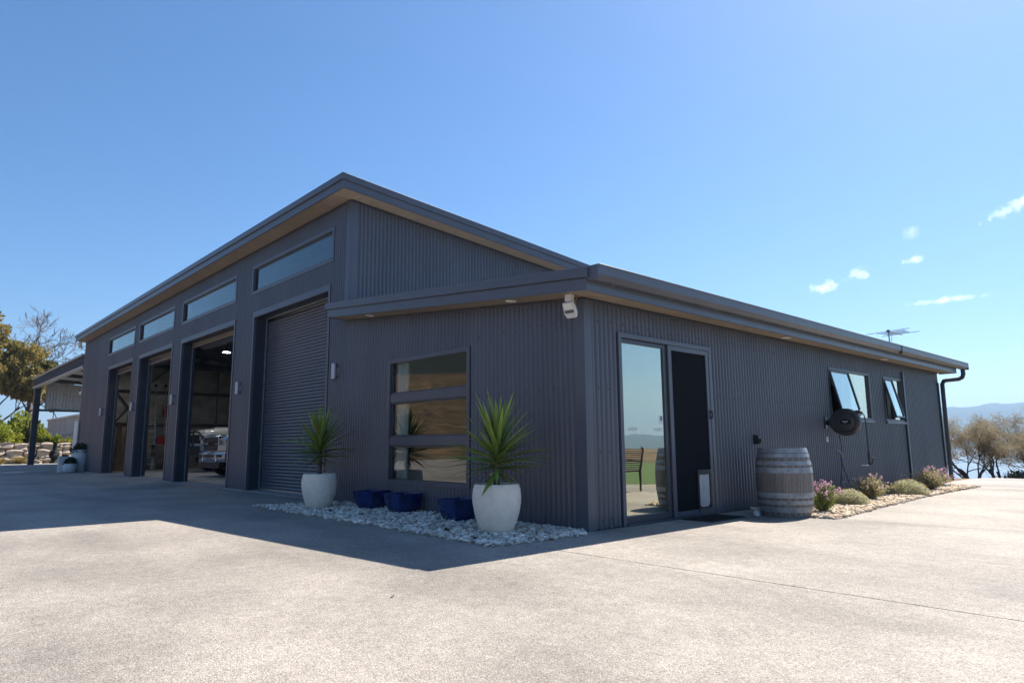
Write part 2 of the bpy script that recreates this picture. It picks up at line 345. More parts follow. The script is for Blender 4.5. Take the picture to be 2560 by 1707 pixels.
def mountain():
    ctrl_x = [-40, -30, -22, -18, -14.6, -14.1, -13.7, -12.75, -12.25, -11.82, -11.5, -11.1, -10.5, -9.9, -7, -4, 0, 5, 12, 20, 28, 32, 35, 37, 39, 41, 43, 45, 48, 52, 58, 66, 80, 100, 115]
    ctrl_e = [.020, .034, .040, .0375, .0413, .0425, .0412, .0416, .0440, .0457, .0452, .0435, .0442, .0452, .048, .042, .036, .026, .019, .015, .012, .0145, .011, .0135, .010, .0085, .011, .0145, .0105, .013, .010, .012, .009, .010, .004]
    azs = np.linspace(-40, 115, 420); D = 3900.; H = np.interp(azs, ctrl_x, ctrl_e)*D + 1.05
    rng = np.random.RandomState(3); rows = 9; vs = []; fs = []
    wob = np.interp(azs, np.linspace(-40, 115, 90), rng.randn(90))
    for k in range(rows):
        q = k/(rows-1)
        for i, a in enumerate(azs):
            rad = 2650 + (D-2650)*q
            ridge = 1 + .10*math.sin(i*.31+k*1.7)*(1-q) + .08*wob[i]*(1-q)
            z = SEA - 2 + (H[i]-SEA+2)*(q**.85)*(ridge if 0 < q < 1 else 1)
            vs.append((CAM.x+rad*math.sin(R(a)), CAM.y+rad*math.cos(R(a)), z))
    n = len(azs)
    for i, a in enumerate(azs): vs.append((CAM.x+4700*math.sin(R(a)), CAM.y+4700*math.cos(R(a)), SEA-4))
    for k in range(rows):
        for i in range(n-1): fs.append((k*n+i, k*n+i+1, (k+1)*n+i+1, (k+1)*n+i))
    tag(MB().add(vs, fs).build('mountains', M['mountain'], smooth=180), kind='structure')
mountain()

# ------------------------------------------------------------------ driveway
def slab(name, pts, z0, z1, m, parent=None, bev=.004):
    n = len(pts); b = MB()
    b.loft([[(x, y, z0) for x, y in pts], [(x, y, z1) for x, y in pts]])
    return b.build(name, m, parent, bev=bev)
dw = bpy.data.objects.new('driveway', None); COL.objects.link(dw); tag(dw, kind='structure')
J = -1.31; g = .006
slab('slab', [(-34, -34), (26, -34), (26, J-g), (.02, J-g), (.02, .02), (-34, .02)], -.12, 0, M['agg'], dw)
def strip(y0, y1, x1a, x1b): return [(.02, y0+g), (x1a, y0+g), (x1b, y1-g), (.02, y1-g)]
slab('slab', strip(J, 3.40, 26, 14), -.12, 0, M['agg'], dw)
slab('slab', strip(3.40, 8.1, 14, 4.9), -.12, 0, M['agg'], dw)
slab('slab', strip(8.1, 12.6, 4.9, 4.2), -.12, 0, M['agg'], dw)
slab('slab', [(.12, 12.6+g), (4.2, 12.6+g), (4.0, 16.6), (2.6, 16.98), (.75, 17.02), (.45, 16.95), (.25, 16.6), (.14, 15.9), (.12, 14.4)], -.12, 0, M['agg'], dw)
tag(slab('lawn', [(4.95, 8.0), (14.2, 3.6), (26, 2), (34, 10), (30, 24), (8, 26), (4.3, 13)], -.06, -.012, M['lawn'], bev=0), kind='structure')
tag(slab('carport_apron', [(-50.3, -18), (-34.012, -18), (-34.012, 14.5), (-50.3, 14.5)], -.12, .006, M['apron'], bev=0), kind='structure')

# ------------------------------------------------------------------ the shed building
XC, XE, YB = -6.04, -30.85, 14.42        # high-wall corner, far end, back
bd = thing('shed_building', 'dark grey corrugated steel workshop with tall roller door wing and low room wing', 'building')
PITCH = .09
def rib(ph, amp):
    ph = abs((ph+.5) % 1-.5)*2            # 0 in the valley, 1 on the crest
    return amp*(1-math.exp(-(ph/.42)**2.2))
def corr(u0, u1, zb, zt, holes, place, name, seg=10, amp=.033):
    n = max(1, int(round((u1-u0)/PITCH*seg))); key = {}; vs = []; fs = []
    def vid(i, z):
        k = (i, round(z, 4))
        if k not in key:
            u = u0+(u1-u0)*i/n; key[k] = len(vs); vs.append(place(u, rib(u/PITCH, amp), z))
        return key[k]
    for i in range(n):
        um = u0+(u1-u0)*(i+.5)/n; ua = u0+(u1-u0)*i/n; ub = u0+(u1-u0)*(i+1)/n
        cuts = sorted([(h[2], h[3]) for h in holes if h[0] < um < h[1]])
        z = zb; segs = []
        for (a, b) in cuts:
            if a > z: segs.append((z, a, False))
            z = max(z, b)
        if zt(um) > z: segs.append((z, None, True))
        for (a, b, top) in segs:
            fs.append((vid(i, a), vid(i+1, a), vid(i+1, zt(ub) if top else b), vid(i, zt(ua) if top else b)))
    return MB().add(vs, fs)
def clad(u0, u1, zb, zt, holes, place, wd=.765):
    k = int(round((u1-u0)/wd)); 
    for i in range(k):
        a = u0+(u1-u0)*i/k; b = u0+(u1-u0)*(i+1)/k
        mb = corr(a, b, zb, zt, holes, place, 'cladding_sheet')
        par = list(range(len(mb.v)))
        def find(q):
            while par[q] != q: par[q] = par[par[q]]; q = par[q]
            return q
        for f in mb.f:
            for q in f[1:]: par[find(q)] = find(f[0])
        comps = {}
        for f in mb.f: comps.setdefault(find(f[0]), []).append(f)
        for fs_ in comps.values():
            ids = sorted({q for f in fs_ for q in f}); mp_ = {q: k_ for k_, q in enumerate(ids)}
            MB().add([mb.v[q] for q in ids], [tuple(mp_[q] for q in f) for f in fs_]).build('cladding_sheet', M['steel'], bd, smooth=70)
HS = lambda y: 5.885 - .078*y            # high soffit/wall top
LS = lambda x: 2.888 - .0935*x           # low soffit/wall top
doors = [(-10.735, -6.744), (-16.34, -11.90), (-21.15, -17.19), (-25.81, -21.93)]
HD = 4.31
cwin = [(-10.92, -6.65), (-16.43, -11.94), (-21.36, -17.19), (-26.09, -21.94)]
WB, WT = 4.765, 5.513
FW = (-4.51, -2.245, .405, 2.517)        # front window
fac_holes = [(a+.07, b-.07, -1, HD-.07) for a, b in doors] + [(a+.05, b-.05, WB+.05, WT-.05) for a, b in cwin] + [(FW[0]+.04, FW[1]-.04, FW[2]+.04, FW[3]-.04)]
clad(XE, XC, .015, lambda x: HS(0), fac_holes, lambda u, o, z: (u, -o, z))
clad(XC, 0, .015, lambda x: LS(x), fac_holes, lambda u, o, z: (u, -o, z))
SD = (.63, 2.90, .0, 2.512)              # sliding door
WA = (7.27, 9.42, 1.505, 2.528); WBn = (10.25, 11.51, 1.505, 2.528)
rw_holes = [(SD[0]+.03, SD[1]-.03, -1, SD[3]-.03)] + [(q[0]+.03, q[1]-.03, q[2]+.03, q[3]-.03) for q in (WA, WBn)]
clad(0, YB, .015, lambda y: 2.875, rw_holes, lambda u, o, z: (o, u, z))
clad(0, YB, 3.40, lambda y: HS(y), [], lambda u, o, z: (XC+o, u, z))
clad(0, YB, .015, lambda y: HS(y), [], lambda u, o, z: (XE-o, u, z))
# corner flashings
def corner(x, y, z0, z1a, sx, wd=.13, wd2=.10, t=.041):
    b = MB()
    b.box(x-sx*wd, y-t, z0, x+sx*(t), y+.002, z1a); b.box(x+sx*.001, y+.002, z0, x+sx*t, y+wd2, z1a)
    return b.build('corner_flashing', M['trim'], bd, bev=.004)
corner(0, 0, 0, 2.87, 1); corner(XC, 0, 3.52, 5.86, 1, .12, .12); corner(XE, 0, 0, 5.87, -1, .1, .1)
box('corner_flashing', M['trim'], bd, -.12, YB-.12, 0, .024, YB+.02, 2.86, bev=.004)
# base strip, coloured dark to stand for the shade in the gap under the cladding
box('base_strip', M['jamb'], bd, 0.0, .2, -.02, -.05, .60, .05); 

# screws
def screws():
    b = MB()
    def s(p, n):
        p = Vector(p); n = Vector(n); a = n.orthogonal().normalized(); c = n.cross(a); r_ = .0115
        b.loft([[p+r_*(math.cos(k*math.pi/3)*a+math.sin(k*math.pi/3)*c) for k in range(6)], [p+n*.008+r_*.75*(math.cos(k*math.pi/3)*a+math.sin(k*math.pi/3)*c) for k in range(6)]])
    def inh(u, z, hs): return any(h[0]-.03 < u < h[1]+.03 and h[2]-.03 < z < h[3]+.03 for h in hs)
    for z in (.12, .95, 1.75, 2.62):
        k = 2
        while k*PITCH < YB-.2:
            if not inh(k*PITCH, z, rw_holes): s((.036, (k+.5)*PITCH, z+random.uniform(-.01, .01)), (1, 0, 0))
            k += random.choice((2, 3, 3))
        k = -2
        while k*PITCH > XC:
            if not inh(k*PITCH, z, fac_holes): s(((k+.5)*PITCH, -.036, z+random.uniform(-.01, .01)), (0, -1, 0))
            k -= random.choice((2, 3, 3))
    for y in np.arange(.36, 9, .27): s((XC+.036, (round(y/PITCH)+.5)*PITCH, 4.95-.045*y), (1, 0, 0)); s((XC+.036, (round(y/PITCH)+.5)*PITCH, 4.1), (1, 0, 0))
    for x in np.arange(SD[0]+.2, SD[1], .27): s((.036, x, SD[3]+.03), (1, 0, 0))
    o = b.build('screws', M['frame'], bd); o['kind'] = 'stuff'
screws()

# roofs, fascias, soffits
def ext_y(name, m, prof, y0, y1, zf=lambda y: 0, bev=0):     # profile in x,z swept along y with slope
    return MB().loft([[(x, y0, z+zf(y0)) for x, z in prof], [(x, y1, z+zf(y1)) for x, z in prof]]).build(name, m, bd, bev=bev)
def ext_x(name, m, prof, x0, x1, zf=lambda x: 0, bev=0):     # profile in y,z swept along x
    return MB().loft([[(x0, y, z+zf(x0)) for y, z in prof], [(x1, y, z+zf(x1)) for y, z in prof]]).build(name, m, bd, bev=bev)
OV = .45
hs = lambda y: -.078*y
# high roof: front fascia (two folds), side barge, sheet
ZF = HS(-OV)
XR = XC + .46
ext_x('fascia', M['trim'], [(-OV, ZF), (-OV+.03, ZF), (-OV+.03, ZF+.16), (-OV, ZF+.155)], XE-.05, XR-.001)
ext_x('fascia_cap', M['trim'], [(-OV-.035, ZF+.155), (-OV+.06, ZF+.16), (-OV+.06, ZF+.285), (-OV-.035, ZF+.285)], XE-.07, XR+.032, bev=.006)
ext_y('barge_board', M['trim'], [(XR-.03, 0), (XR+.002, 0), (XR+.002, .155), (XR-.03, .155)], -OV-.002, YB+.5, lambda y: HS(y))
ext_y('barge_cap', M['trim'], [(XR-.09, .152), (XR+.034, .152), (XR+.034, .283), (XR-.09, .283)], -OV+.062, YB+.5, lambda y: HS(y), bev=.006)
ext_y('roof_sheet', M['steel'], [(XE-.1, .20), (XR-.092, .20), (XR-.092, .262), (XE-.1, .262)], -OV+.065, YB+.55, lambda y: HS(y))
def soffit_x(x0, x1, n, y0, y1, zf):
    for i in range(n):
        a = x0+(x1-x0)*i/n+.004; b = x0+(x1-x0)*(i+1)/n-.004
        MB().loft([[(a, y0, zf(a, y0)), (b, y0, zf(b, y0)), (b, y1, zf(b, y1)), (a, y1, zf(a, y1))], [(a, y0, zf(a, y0)+.012), (b, y0, zf(b, y0)+.012), (b, y1, zf(b, y1)+.012), (a, y1, zf(a, y1)+.012)]]).build('soffit_panel', M['soffit'], bd)
def soffit_y(y0, y1, n, x0, x1, zf):
    for i in range(n):
        a = y0+(y1-y0)*i/n+.004; b = y0+(y1-y0)*(i+1)/n-.004
        MB().loft([[(x0, a, zf(x0, a)), (x1, a, zf(x1, a)), (x1, b, zf(x1, b)), (x0, b, zf(x0, b))], [(x0, a, zf(x0, a)+.012), (x1, a, zf(x1, a)+.012), (x1, b, zf(x1, b)+.012), (x0, b, zf(x0, b)+.012)]]).build('soffit_panel', M['soffit'], bd)
hz = lambda x, y: HS(y)+.012
soffit_x(XE-.03, XC-.01, 9, -OV+.031, .06, hz)
soffit_x(XC-.006, XR-.031, 1, -OV+.031, .06, hz)
soffit_y(.066, YB, 5, XC-.02, XR-.031, hz)
# soffit edge beads
ext_x('soffit_bead', M['frame'], [(-.05, HS(0)-.03), (-.02, HS(0)-.03), (-.02, HS(0)+.011), (-.05, HS(0)+.011)], XE, XC+.02)
ext_y('soffit_bead', M['frame'], [(XC+.02, -.03), (XC+.05, -.03), (XC+.05, .010), (XC+.02, .010)], -.02, YB, lambda y: HS(y))
# low roof
lz = lambda x: -.0935*x
ZG = 2.846                                    # fascia underside at gutter side
LB = lambda x: ZG + .0935*(OV-x)
ext_x('barge_board', M['trim'], [(-OV, 0), (-OV+.03, 0), (-OV+.03, .135), (-OV, .135)], XC-.03, OV-.001, lambda x: LB(x))
ext_x('barge_cap', M['trim'], [(-OV-.03, .152), (-OV+.07, .152), (-OV+.07, .275), (-OV-.03, .275)], XC-.055, OV+.03, lambda x: LB(x), bev=.006)
ext_x('barge_recess', M['frame'], [(-OV+.006, .1355), (-OV+.03, .1355), (-OV+.03, .1515), (-OV+.006, .1515)], XC-.03, OV-.001, lambda x: LB(x))
box('barge_end', M['trim'], bd, XC-.031, -OV, LB(XC)-.001, XC-.006, -.05, LB(XC)+.15)
ext_y('fascia', M['trim'], [(OV-.028, ZG), (OV, ZG), (OV, ZG+.20), (OV-.028, ZG+.20)], -OV+.0005, 14.55)
for a, b in ((-OV+.03, 9.84), (9.85, 15.08)):
    ext_y('gutter', M['trim'], [(OV+.002, ZG+.125), (OV+.10, ZG+.115), (OV+.165, ZG+.17), (OV+.17, ZG+.275), (OV+.185, ZG+.285), (OV+.18, ZG+.292), (OV+.155, ZG+.285), (OV+.15, ZG+.18), (OV+.09, ZG+.135), (OV+.012, ZG+.14), (OV+.012, ZG+.24), (OV+.002, ZG+.24)], a, b)
box('gutter_end', M['trim'], bd, OV+.003, -OV+.012, ZG+.118, OV+.172, -OV+.029, ZG+.285)
box('gutter_end', M['trim'], bd, OV+.003, 15.081, ZG+.118, OV+.172, 15.09, ZG+.285)
box('gutter_joint', M['frame'], bd, OV+.098, 9.838, ZG+.112, OV+.178, 9.852, ZG+.29)
clip = MB().box(-.015, -.02, -.005, .015, .02, .0).mesh('gutter_clip', M['zinc'])
for y in np.arange(0, 14.6, 1.18): inst('gutter_clip', clip, bd, (OV+.045, y, ZG+.118))
MB().loft([[(XC+.03, y, LB(XC)+.235), (OV+.06, y, LB(OV)+.235), (OV+.06, y, LB(OV)+.268), (XC+.03, y, LB(XC)+.268)] for y in (-OV+.072, YB+.55)]).build('roof_sheet', M['roofpale'], bd)
lsf = lambda x, y: LB(x)+.006
soffit_x(XC+.0, OV-.03, 3, -OV+.031, -.005+.03, lsf)
soffit_y(.03, 14.55, 6, -.02, OV-.03, lsf)
ext_x('soffit_bead', M['frame'], [(-.055, -.028), (-.021, -.028), (-.021, .005), (-.055, .005)], XC, .02, lambda x: LB(x))
ext_y('soffit_bead', M['frame'], [(.021, LB(.02)-.028), (.055, LB(.02)-.028), (.055, LB(.05)+.003), (.021, LB(.02)+.003)], -.02, YB)
box('fascia_return', M['trim'], bd, .03, 14.552, ZG, OV, 14.575, ZG+.2)
# downpipe and cover strips
MB().tube([(OV+.08, 14.86, ZG+.13), (OV+.08, 14.86, ZG-.02), (OV+.05, 14.85, ZG-.10), (OV-.03, 14.82, ZG-.14), (.18, 14.70, ZG-.16), (.11, 14.66, ZG-.18), (.075, 14.62, ZG-.26), (.07, 14.60, 1.4), (.07, 14.60, .02)], .054, 12).build('downpipe', M['jamb'], bd, smooth=60)
box('cover_strip', M['jamb'], bd, .022, 11.50, .17, .075, 11.62, 2.70, bev=.006)
box('cover_strip', M['jamb'], bd, .026, 14.27, .02, .075, 14.33, 2.6, bev=.004)

# interior shell
box('end_wall_lining', M['foil'], bd, XE+.06, .3, 0, XE+.09, YB, 6.0)
box('back_wall', M['foil'], bd, XE, YB-.1, 0, XC, YB-.02, 4.7); box('back_wall', M['steel'], bd, XC+.01, YB-.1, 0, -.13, YB-.02, 2.86)
box('partition_wall', M['plaster'], bd, XC-.2, .25, 0, XC-.1, YB-.1, 5.2)
MB().loft([[(XE, y, HS(y)+.05), (XC, y, HS(y)+.05), (XC, y, HS(y)+.08), (XE, y, HS(y)+.08)] for y in (.07, YB)]).build('ceiling_blanket', M['darksteel'], bd)
box('ceiling_lining', M['plaster'], bd, XC-.08, .12, 2.70, -.12, YB-.12, 2.72)
box('inner_wall', M['plaster'], bd, XC-.05, 5.6, 0, -.25, 5.7, 2.7)
box('inner_wall', M['plaster'], bd, -3.2, 5.705, 0, -3.1, YB-.12, 2.7)
f1 = box('workshop_floor', M['floorc'], None, XE+.02, -.09, -.1, XC-.05, YB-.1, .018); tag(f1, kind='structure')
f2 = box('room_floor', M['plywood'], None, XC-.04, .1, -.1, -.06, YB-.1, .03); tag(f2, kind='structure')
# the columns, rafters, girts
for x in [XE+.25, -26.6, -21.55, -16.8, -11.3, XC-.35]:
    MB().box(x-.06, .34, .018, x+.06, .52, HS(.4)-.25).build('steel_column', M['darksteel'], bd)
    MB().loft([[(x-.06, y, HS(y)-.40), (x+.06, y, HS(y)-.40), (x+.06, y, HS(y)-.17), (x-.06, y, HS(y)-.17)] for y in (.34, YB-.15)]).build('rafter', M['darksteel'], bd)
for y in np.arange(1.2, 14, 1.3):
    box('purlin', M['darksteel'], bd, XE+.1, y, HS(y)-.165, XC-.2, y+.08, HS(y)-.0)
for z in (2.12, 3.70, 5.0):
    box('girt', M['darksteel'], bd, XE+.092, .4, z-.07, XE+.22, YB-.2, z+.07)
for (ya, za, yb, zb) in ((1.3, 3.70, 2.5, 2.12), (1.3, 2.12, 2.5, 3.70), (2.7, 4.05, 4.0, 5.35)):
    MB().tube([(XE+.26, ya, za), (XE+.26, yb, zb)], .035, 6).build('brace', M['darksteel'], bd)
for y in (4.4, 6.0): box('end_wall_column', M['darksteel'], bd, XE+.092, y, .02, XE+.16, y+.05, 5.4)

# roller doors
slat_me = None
def slat_mesh(L):
    prof = [(.0, 0), (-.016, .010), (-.023, .030), (-.021, .052), (-.008, .070), (.0, .0745), (.004, .07), (-.004, .05), (-.006, .03), (.0, .012)]
    return MB().loft([[(x, y, z) for y, z in prof] for x in (0, L)]).mesh('slat', M['trim'], smooth=50)
for i, (a, b) in enumerate(doors):
    dr = bpy.data.objects.new('roller_door', None); COL.objects.link(dr); dr.parent = bd
    tw = .15
    # face trim
    box('door_trim', M['trim'], dr, a, -.045, 0, a+tw*.55, .02, HD-.001, bev=.004)
    box('door_trim', M['trim'], dr, b-tw*.55, -.045, 0, b, .02, HD-.001, bev=.004)
    box('door_trim', M['trim'], dr, a-.003, -.05, HD-.14, b+.003, .02, HD, bev=.004)
    # deep reveals
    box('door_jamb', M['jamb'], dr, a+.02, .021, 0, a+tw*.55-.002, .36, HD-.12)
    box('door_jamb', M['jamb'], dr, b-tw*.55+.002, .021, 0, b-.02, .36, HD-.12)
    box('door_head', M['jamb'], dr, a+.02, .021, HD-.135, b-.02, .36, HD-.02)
    # guides
    for gx, s in ((a+tw*.55, 1), (b-tw*.55, -1)):
        box('door_guide', M['galv'], dr, gx, .262, .0, gx+s*.05, .272, HD-.13)
        box('door_guide', M['jamb'], dr, gx, .274, .0, gx+s*.075, .345, HD-.13)
    x0 = a+tw*.55+.012; x1 = b-tw*.55-.012
    me = slat_mesh(x1-x0)
    if i == 0:
        n = int((HD-.24)/.0745)
        for k in range(n): inst('slat', me, dr, (x0, .315, .06+k*.0745))
        box('bottom_rail', M['galv'], dr, x0, .285, .022, x1, .335, .058)
        MB().tube([(x0, .60, HD-.05), (x1, .60, HD-.05)], .19, 20).build('door_drum', M['trim'], dr, smooth=50)
        box('head_seal', M['galv'], dr, x0, .255, HD-.165, x1, .268, HD-.137)
    else:
        drop = (.0, .0, .09, .07)[i]
        for k in range(2): inst('slat', me, dr, (x0, .315, HD-.26-drop+k*.0745+.06))
        box('bottom_rail', M['soffit'], dr, x0, .280, HD-.26-drop+.02, x1, .335, HD-.205-drop)
        MB().tube([(x0, .62, HD-.02), (x1, .62, HD-.02)], .25, 20).build('door_drum', M['trim'], dr, smooth=50)
        box('head_seal', M['soffit'], dr, x0, .255, HD-.165, x1, .268, HD-.137)
    box('threshold', M['apron'], dr, a+.02, -.10, -.05, b-.02, .5, .0195)

# windows
def window_y(x0, x1, z0, z1, fr, panes=1, deep=.05):      # in facade
    o = bpy.data.objects.new('window', None); COL.objects.link(o); o.parent = bd
    b = MB(); yo = -.045
    b.box(x0, yo, z0, x0+fr, .05, z1); b.box(x1-fr, yo, z0, x1, .05, z1)
    b.box(x0+fr+.0005, yo+.003, z0, x1-fr-.0005, .05, z0+fr); b.box(x0+fr+.0005, yo+.003, z1-fr, x1-fr-.0005, .05, z1)
    b.build('frame', M['trim'], o, bev=.004)
    return o
for a, b in cwin:
    o = window_y(a, b, WB, WT, .085)
    f = MB()
    f.box(a+.086, -.005, WB+.086, a+.12, .04, WT-.086); f.box(b-.12, -.005, WB+.086, b-.086, .04, WT-.086)
    f.box(a+.121, -.003, WB+.086, b-.121, .04, WB+.115); f.box(a+.121, -.003, WT-.115, b-.121, .04, WT-.086)
    f.build('inner_frame', M['frame'], o)
    MB().add([(a+.11, .02, WB+.1), (b-.11, .02, WB+.1), (b-.11, .02, WT-.1), (a+.11, .02, WT-.1)], [(0, 1, 2, 3)]).build('pane', M['glass'], o)
x0, x1, z0, z1 = FW
o = window_y(x0, x1, z0, z1, .07)
pz = [(1.945, 2.45), (1.215, 1.74), (.49, 1.012)]
for (a, b) in ((1.74, 1.945), (1.012, 1.215)): box('transom', M['trim'], o, x0+.071, -.030, a+.03, x1-.071, .05, b-.03, bev=.004)
for (a, b) in pz:
    f = MB(); q = .032
    f.box(x0+.071, -.012, a-.03, x0+.071+q, .045, b+.03); f.box(x1-.071-q, -.012, a-.03, x1-.071, .045, b+.03)
    f.box(x0+.0715+q, -.010, a-.03, x1-.0715-q, .045, a-.001); f.box(x0+.0715+q, -.010, b+.001, x1-.0715-q, .045, b+.03)
    f.build('inner_frame', M['frame'], o)
    MB().add([(x0+.09, .02, a-.01), (x1-.09, .02, a-.01), (x1-.09, .02, b+.01), (x0+.09, .02, b+.01)], [(0, 1, 2, 3)]).build('pane', M['glass'], o)
# curtains just inside (own things)
def curtain(p0, p1, z0, z1, label, amp=.03, waves=6, m='curtain'):
    p0 = Vector(p0); p1 = Vector(p1); d = p1-p0; nrm = Vector((-d.y, d.x)).normalized(); n = waves*8
    pts = [(p0+d*i/n+nrm*amp*math.sin(i/n*waves*2*math.pi)) for i in range(n+1)]
    o = MB().loft([[(p.x, p.y, z0) for p in pts], [(p.x, p.y, z1) for p in pts]], cap=False, closed=False).build('curtain', M[m], smooth=180)
    sol = o.modifiers.new('thickness', 'SOLIDIFY'); sol.thickness = .004
    return tag(o, label, 'curtain')
curtain((-5.0, .10), (-4.05, .10), .05, 2.65, 'white curtain drawn back behind the left side of the three-pane window', waves=4)

def window_x(y0, y1, z0, z1, mull, tilt):
    o = bpy.data.objects.new('window', None); COL.objects.link(o); o.parent = bd; fr = .05
    b = MB(); xo = .045
    b.box(-.05, y0, z0, xo, y0+fr, z1); b.box(-.05, y1-fr, z0, xo, y1, z1)
    b.box(-.05, y0+fr+.0005, z1-fr, xo-.003, y1-fr-.0005, z1); b.box(-.05, y0+fr+.0005, z0, xo-.003, y1-fr-.0005, z0+fr)
    b.box(-.05, mull-.02, z0+fr+.0005, xo-.012, mull+.02, z1-fr-.0005)
    b.build('frame', M['frame'], o, bev=.003)
    box('sill', M['trim'], o, .019, y0-.02, z0-.05, .075, y1+.02, z0-.002, bev=.003)
    MB().add([(.0, mull+.02, z0+fr), (.0, y1-fr, z0+fr), (.0, y1-fr, z1-fr), (.0, mull+.02, z1-fr)], [(0, 1, 2, 3)]).build('pane', M['glassdoor'], o)
    # open awning sash hinged at head
    s = bpy.data.objects.new('sash', None); COL.objects.link(s); s.parent = o; s.location = (.03, 0, z1-fr-.005); s.rotation_euler = (0, -tilt, 0)
    h = z1-z0-2*fr-.01; q = .035
    b = MB(); ya, yb = y0+fr+.004, mull-.024
    b.box(-.02, ya, -h, .02, ya+q, 0); b.box(-.02, yb-q, -h, .02, yb, 0); b.box(-.019, ya+q, -h, .019, yb-q, -h+q); b.box(-.019, ya+q, -q, .019, yb-q, 0)
    s2 = b.build('sash_frame', M['frame'], o, bev=.002); s2.location = s.location; s2.rotation_euler = s.rotation_euler
    p = MB().add([(0, ya+q, -h+q), (0, yb-q, -h+q), (0, yb-q, -q), (0, ya+q, -q)], [(0, 1, 2, 3)]).build('pane', M['glassdoor'], o); p.location = s.location; p.rotation_euler = s.rotation_euler
    bpy.data.objects.remove(s)
    return o
window_x(*WA, 8.30, R(13)); window_x(*WBn, 10.87, R(13))
curtain((-.13, 8.35), (-.13, 9.36), 1.45, 2.6, 'pale blind behind the fixed right pane of the larger side window', amp=.008, waves=3)
curtain((-.13, 10.92), (-.13, 11.45), 1.45, 2.6, 'pale blind behind the fixed right pane of the smaller side window', amp=.008, waves=2)

# sliding door
sd = bpy.data.objects.new('sliding_door', None); COL.objects.link(sd); sd.parent = bd
y0, y1, z0, z1 = SD
b = MB(); b.box(-.06, y0, 0, .05, y0+.065, z1); b.box(-.06, y1-.065, 0, .05, y1, z1); b.box(-.06, y0+.0655, z1-.065, .047, y1-.0655, z1); b.build('frame', M['trim'], sd, bev=.004)
box('threshold', M['frame'], sd, -.06, y0+.066, .0, .07, y1-.066, .028, bev=.003)
b = MB(); b.box(-.03, .70, .03, .012, .735, 2.44); b.box(-.03, 1.675, .03, .012, 1.76, 2.44); b.box(-.029, .7355, 2.385, .011, 1.6745, 2.44); b.box(-.029, .7355, .03, .011, 1.6745, .115); b.build('glass_panel_frame', M['frame'], sd, bev=.003)
MB().add([(-.008, .73, .11), (-.008, 1.68, .11), (-.008, 1.68, 2.39), (-.008, .73, 2.39)], [(0, 1, 2, 3)]).build('pane', M['glassdoor'], sd)
b = MB(); b.box(.014, 1.765, .032, .042, 1.845, 2.443); b.box(.014, 2.755, .032, .042, 2.833, 2.443); b.box(.015, 1.8455, 2.375, .041, 2.7545, 2.443); b.box(.015, 1.8455, .032, .041, 2.7545, .1); b.build('screen_door_frame', M['trim'], sd, bev=.003)
box('screen_mesh', M['mesh'], sd, .022, 1.84, .095, .027, 2.76, 2.38)
b = MB(); b.box(.0275, 2.385, .06, .046, 2.425, .66); b.box(.0275, 2.71, .1005, .046, 2.7535, .66); b.box(.0275, 2.4255, .595, .0455, 2.7095, .66); b.box(.0275, 2.4255, .101, .0455, 2.7095, .125); pd = b.build('pet_door', M['black'], sd, bev=.003)
pts = [(2.43, .59), (2.43, .20), (2.445, .155), (2.475, .132), (2.51, .128), (2.63, .128), (2.665, .132), (2.69, .155), (2.705, .20), (2.705, .59)]
MB().loft([[(x, y, z) for y, z in pts] for x in (.029, .033)]).build('flap', M['flap'], sd)
b = MB(); b.box(.042, 2.795, 1.40, .052, 2.825, 1.545); b.box(.052, 2.80, 1.42, .085, 2.815, 1.44); b.box(.052, 2.80, 1.505, .085, 2.815, 1.525); b.box(.077, 2.80, 1.415, .09, 2.815, 1.53); b.build('handle', M['black'], sd, bev=.003)
st = box('sticker', M['sticker'], sd, -.0065, 1.555, 1.315, -.0055, 1.645, 1.435); MB().box(-.0054, 1.582, 1.36, -.0049, 1.617, 1.42).build('sticker_print', M['black'], sd)
for k in range(8): box('safety_mark', M['whitep'], sd, -.0065, .86+k*.024, 1.215, -.0058, .867+k*.024, 1.262)
for k in range(8): box('safety_mark', M['whitep'], sd, -.0065, 1.42+k*.026, 1.215, -.0058, 1.427+k*.026, 1.262)
box('inner_jamb', M['whitep'], sd, -.12, .66, .03, -.062, .70, 2.5)
curtain((-.20, .68), (-.20, .86), .05, 2.62, 'pale curtain bunched behind the hinge side of the glass sliding door', waves=3)

# ------------------------------------------------------------------ lamps fixed to the building
def sconce(x, label):
    t = thing('wall_light', label, 'wall light', (x, -.02, 2.48), group='up and down wall lights on the garage front')
    box('back_plate', M['sconce'], t, -.035, -.03, -.07, .035, .0, .07, bev=.003)
    MB().lathe([(.0, .155), (.045, .155), (.052, .15), (.052, -.15), (.045, -.155), (.0, -.155)], 20, (0, -.085, 0)).build('body', M['sconce'], t, smooth=40)
for x, l in ((-6.36, 'cylinder wall light between the closed roller door and the three-pane window'), (-11.35, 'cylinder wall light on the pillar left of the closed roller door'),
             (-16.72, 'cylinder wall light on the pillar left of the open bay with trucks'), (-21.42, 'cylinder wall light between the two leftmost open bays'),
             (-26.25, 'leftmost cylinder wall light beside the narrowest-looking open bay')): sconce(x, l)
def downlight(x, y, z, label, tilt=(0,0,0)):
    t = thing('downlight', label, 'downlight', (x, y, z), group='recessed soffit downlights'); t.rotation_euler = tilt
    MB().lathe([(.0, -.004), (.055, -.004), (.062, -.012), (.075, -.012), (.08, -.002), (.08, .004)], 20).build('rim', M['whitep'], t, smooth=40)
    MB().lathe([(.0, -.0045), (.054, -.0045)], 20).build('lens', M['lampglass'], t)
sx = math.atan(.0935)
downlight(-1.12, -.22, LB(-1.12)+.006, 'recessed downlight in the low soffit nearest the corner floodlight', (0, sx, 0))
downlight(-4.86, -.22, LB(-4.86)+.006, 'recessed downlight in the low soffit above the wall beside the closed roller door', (0, sx, 0))
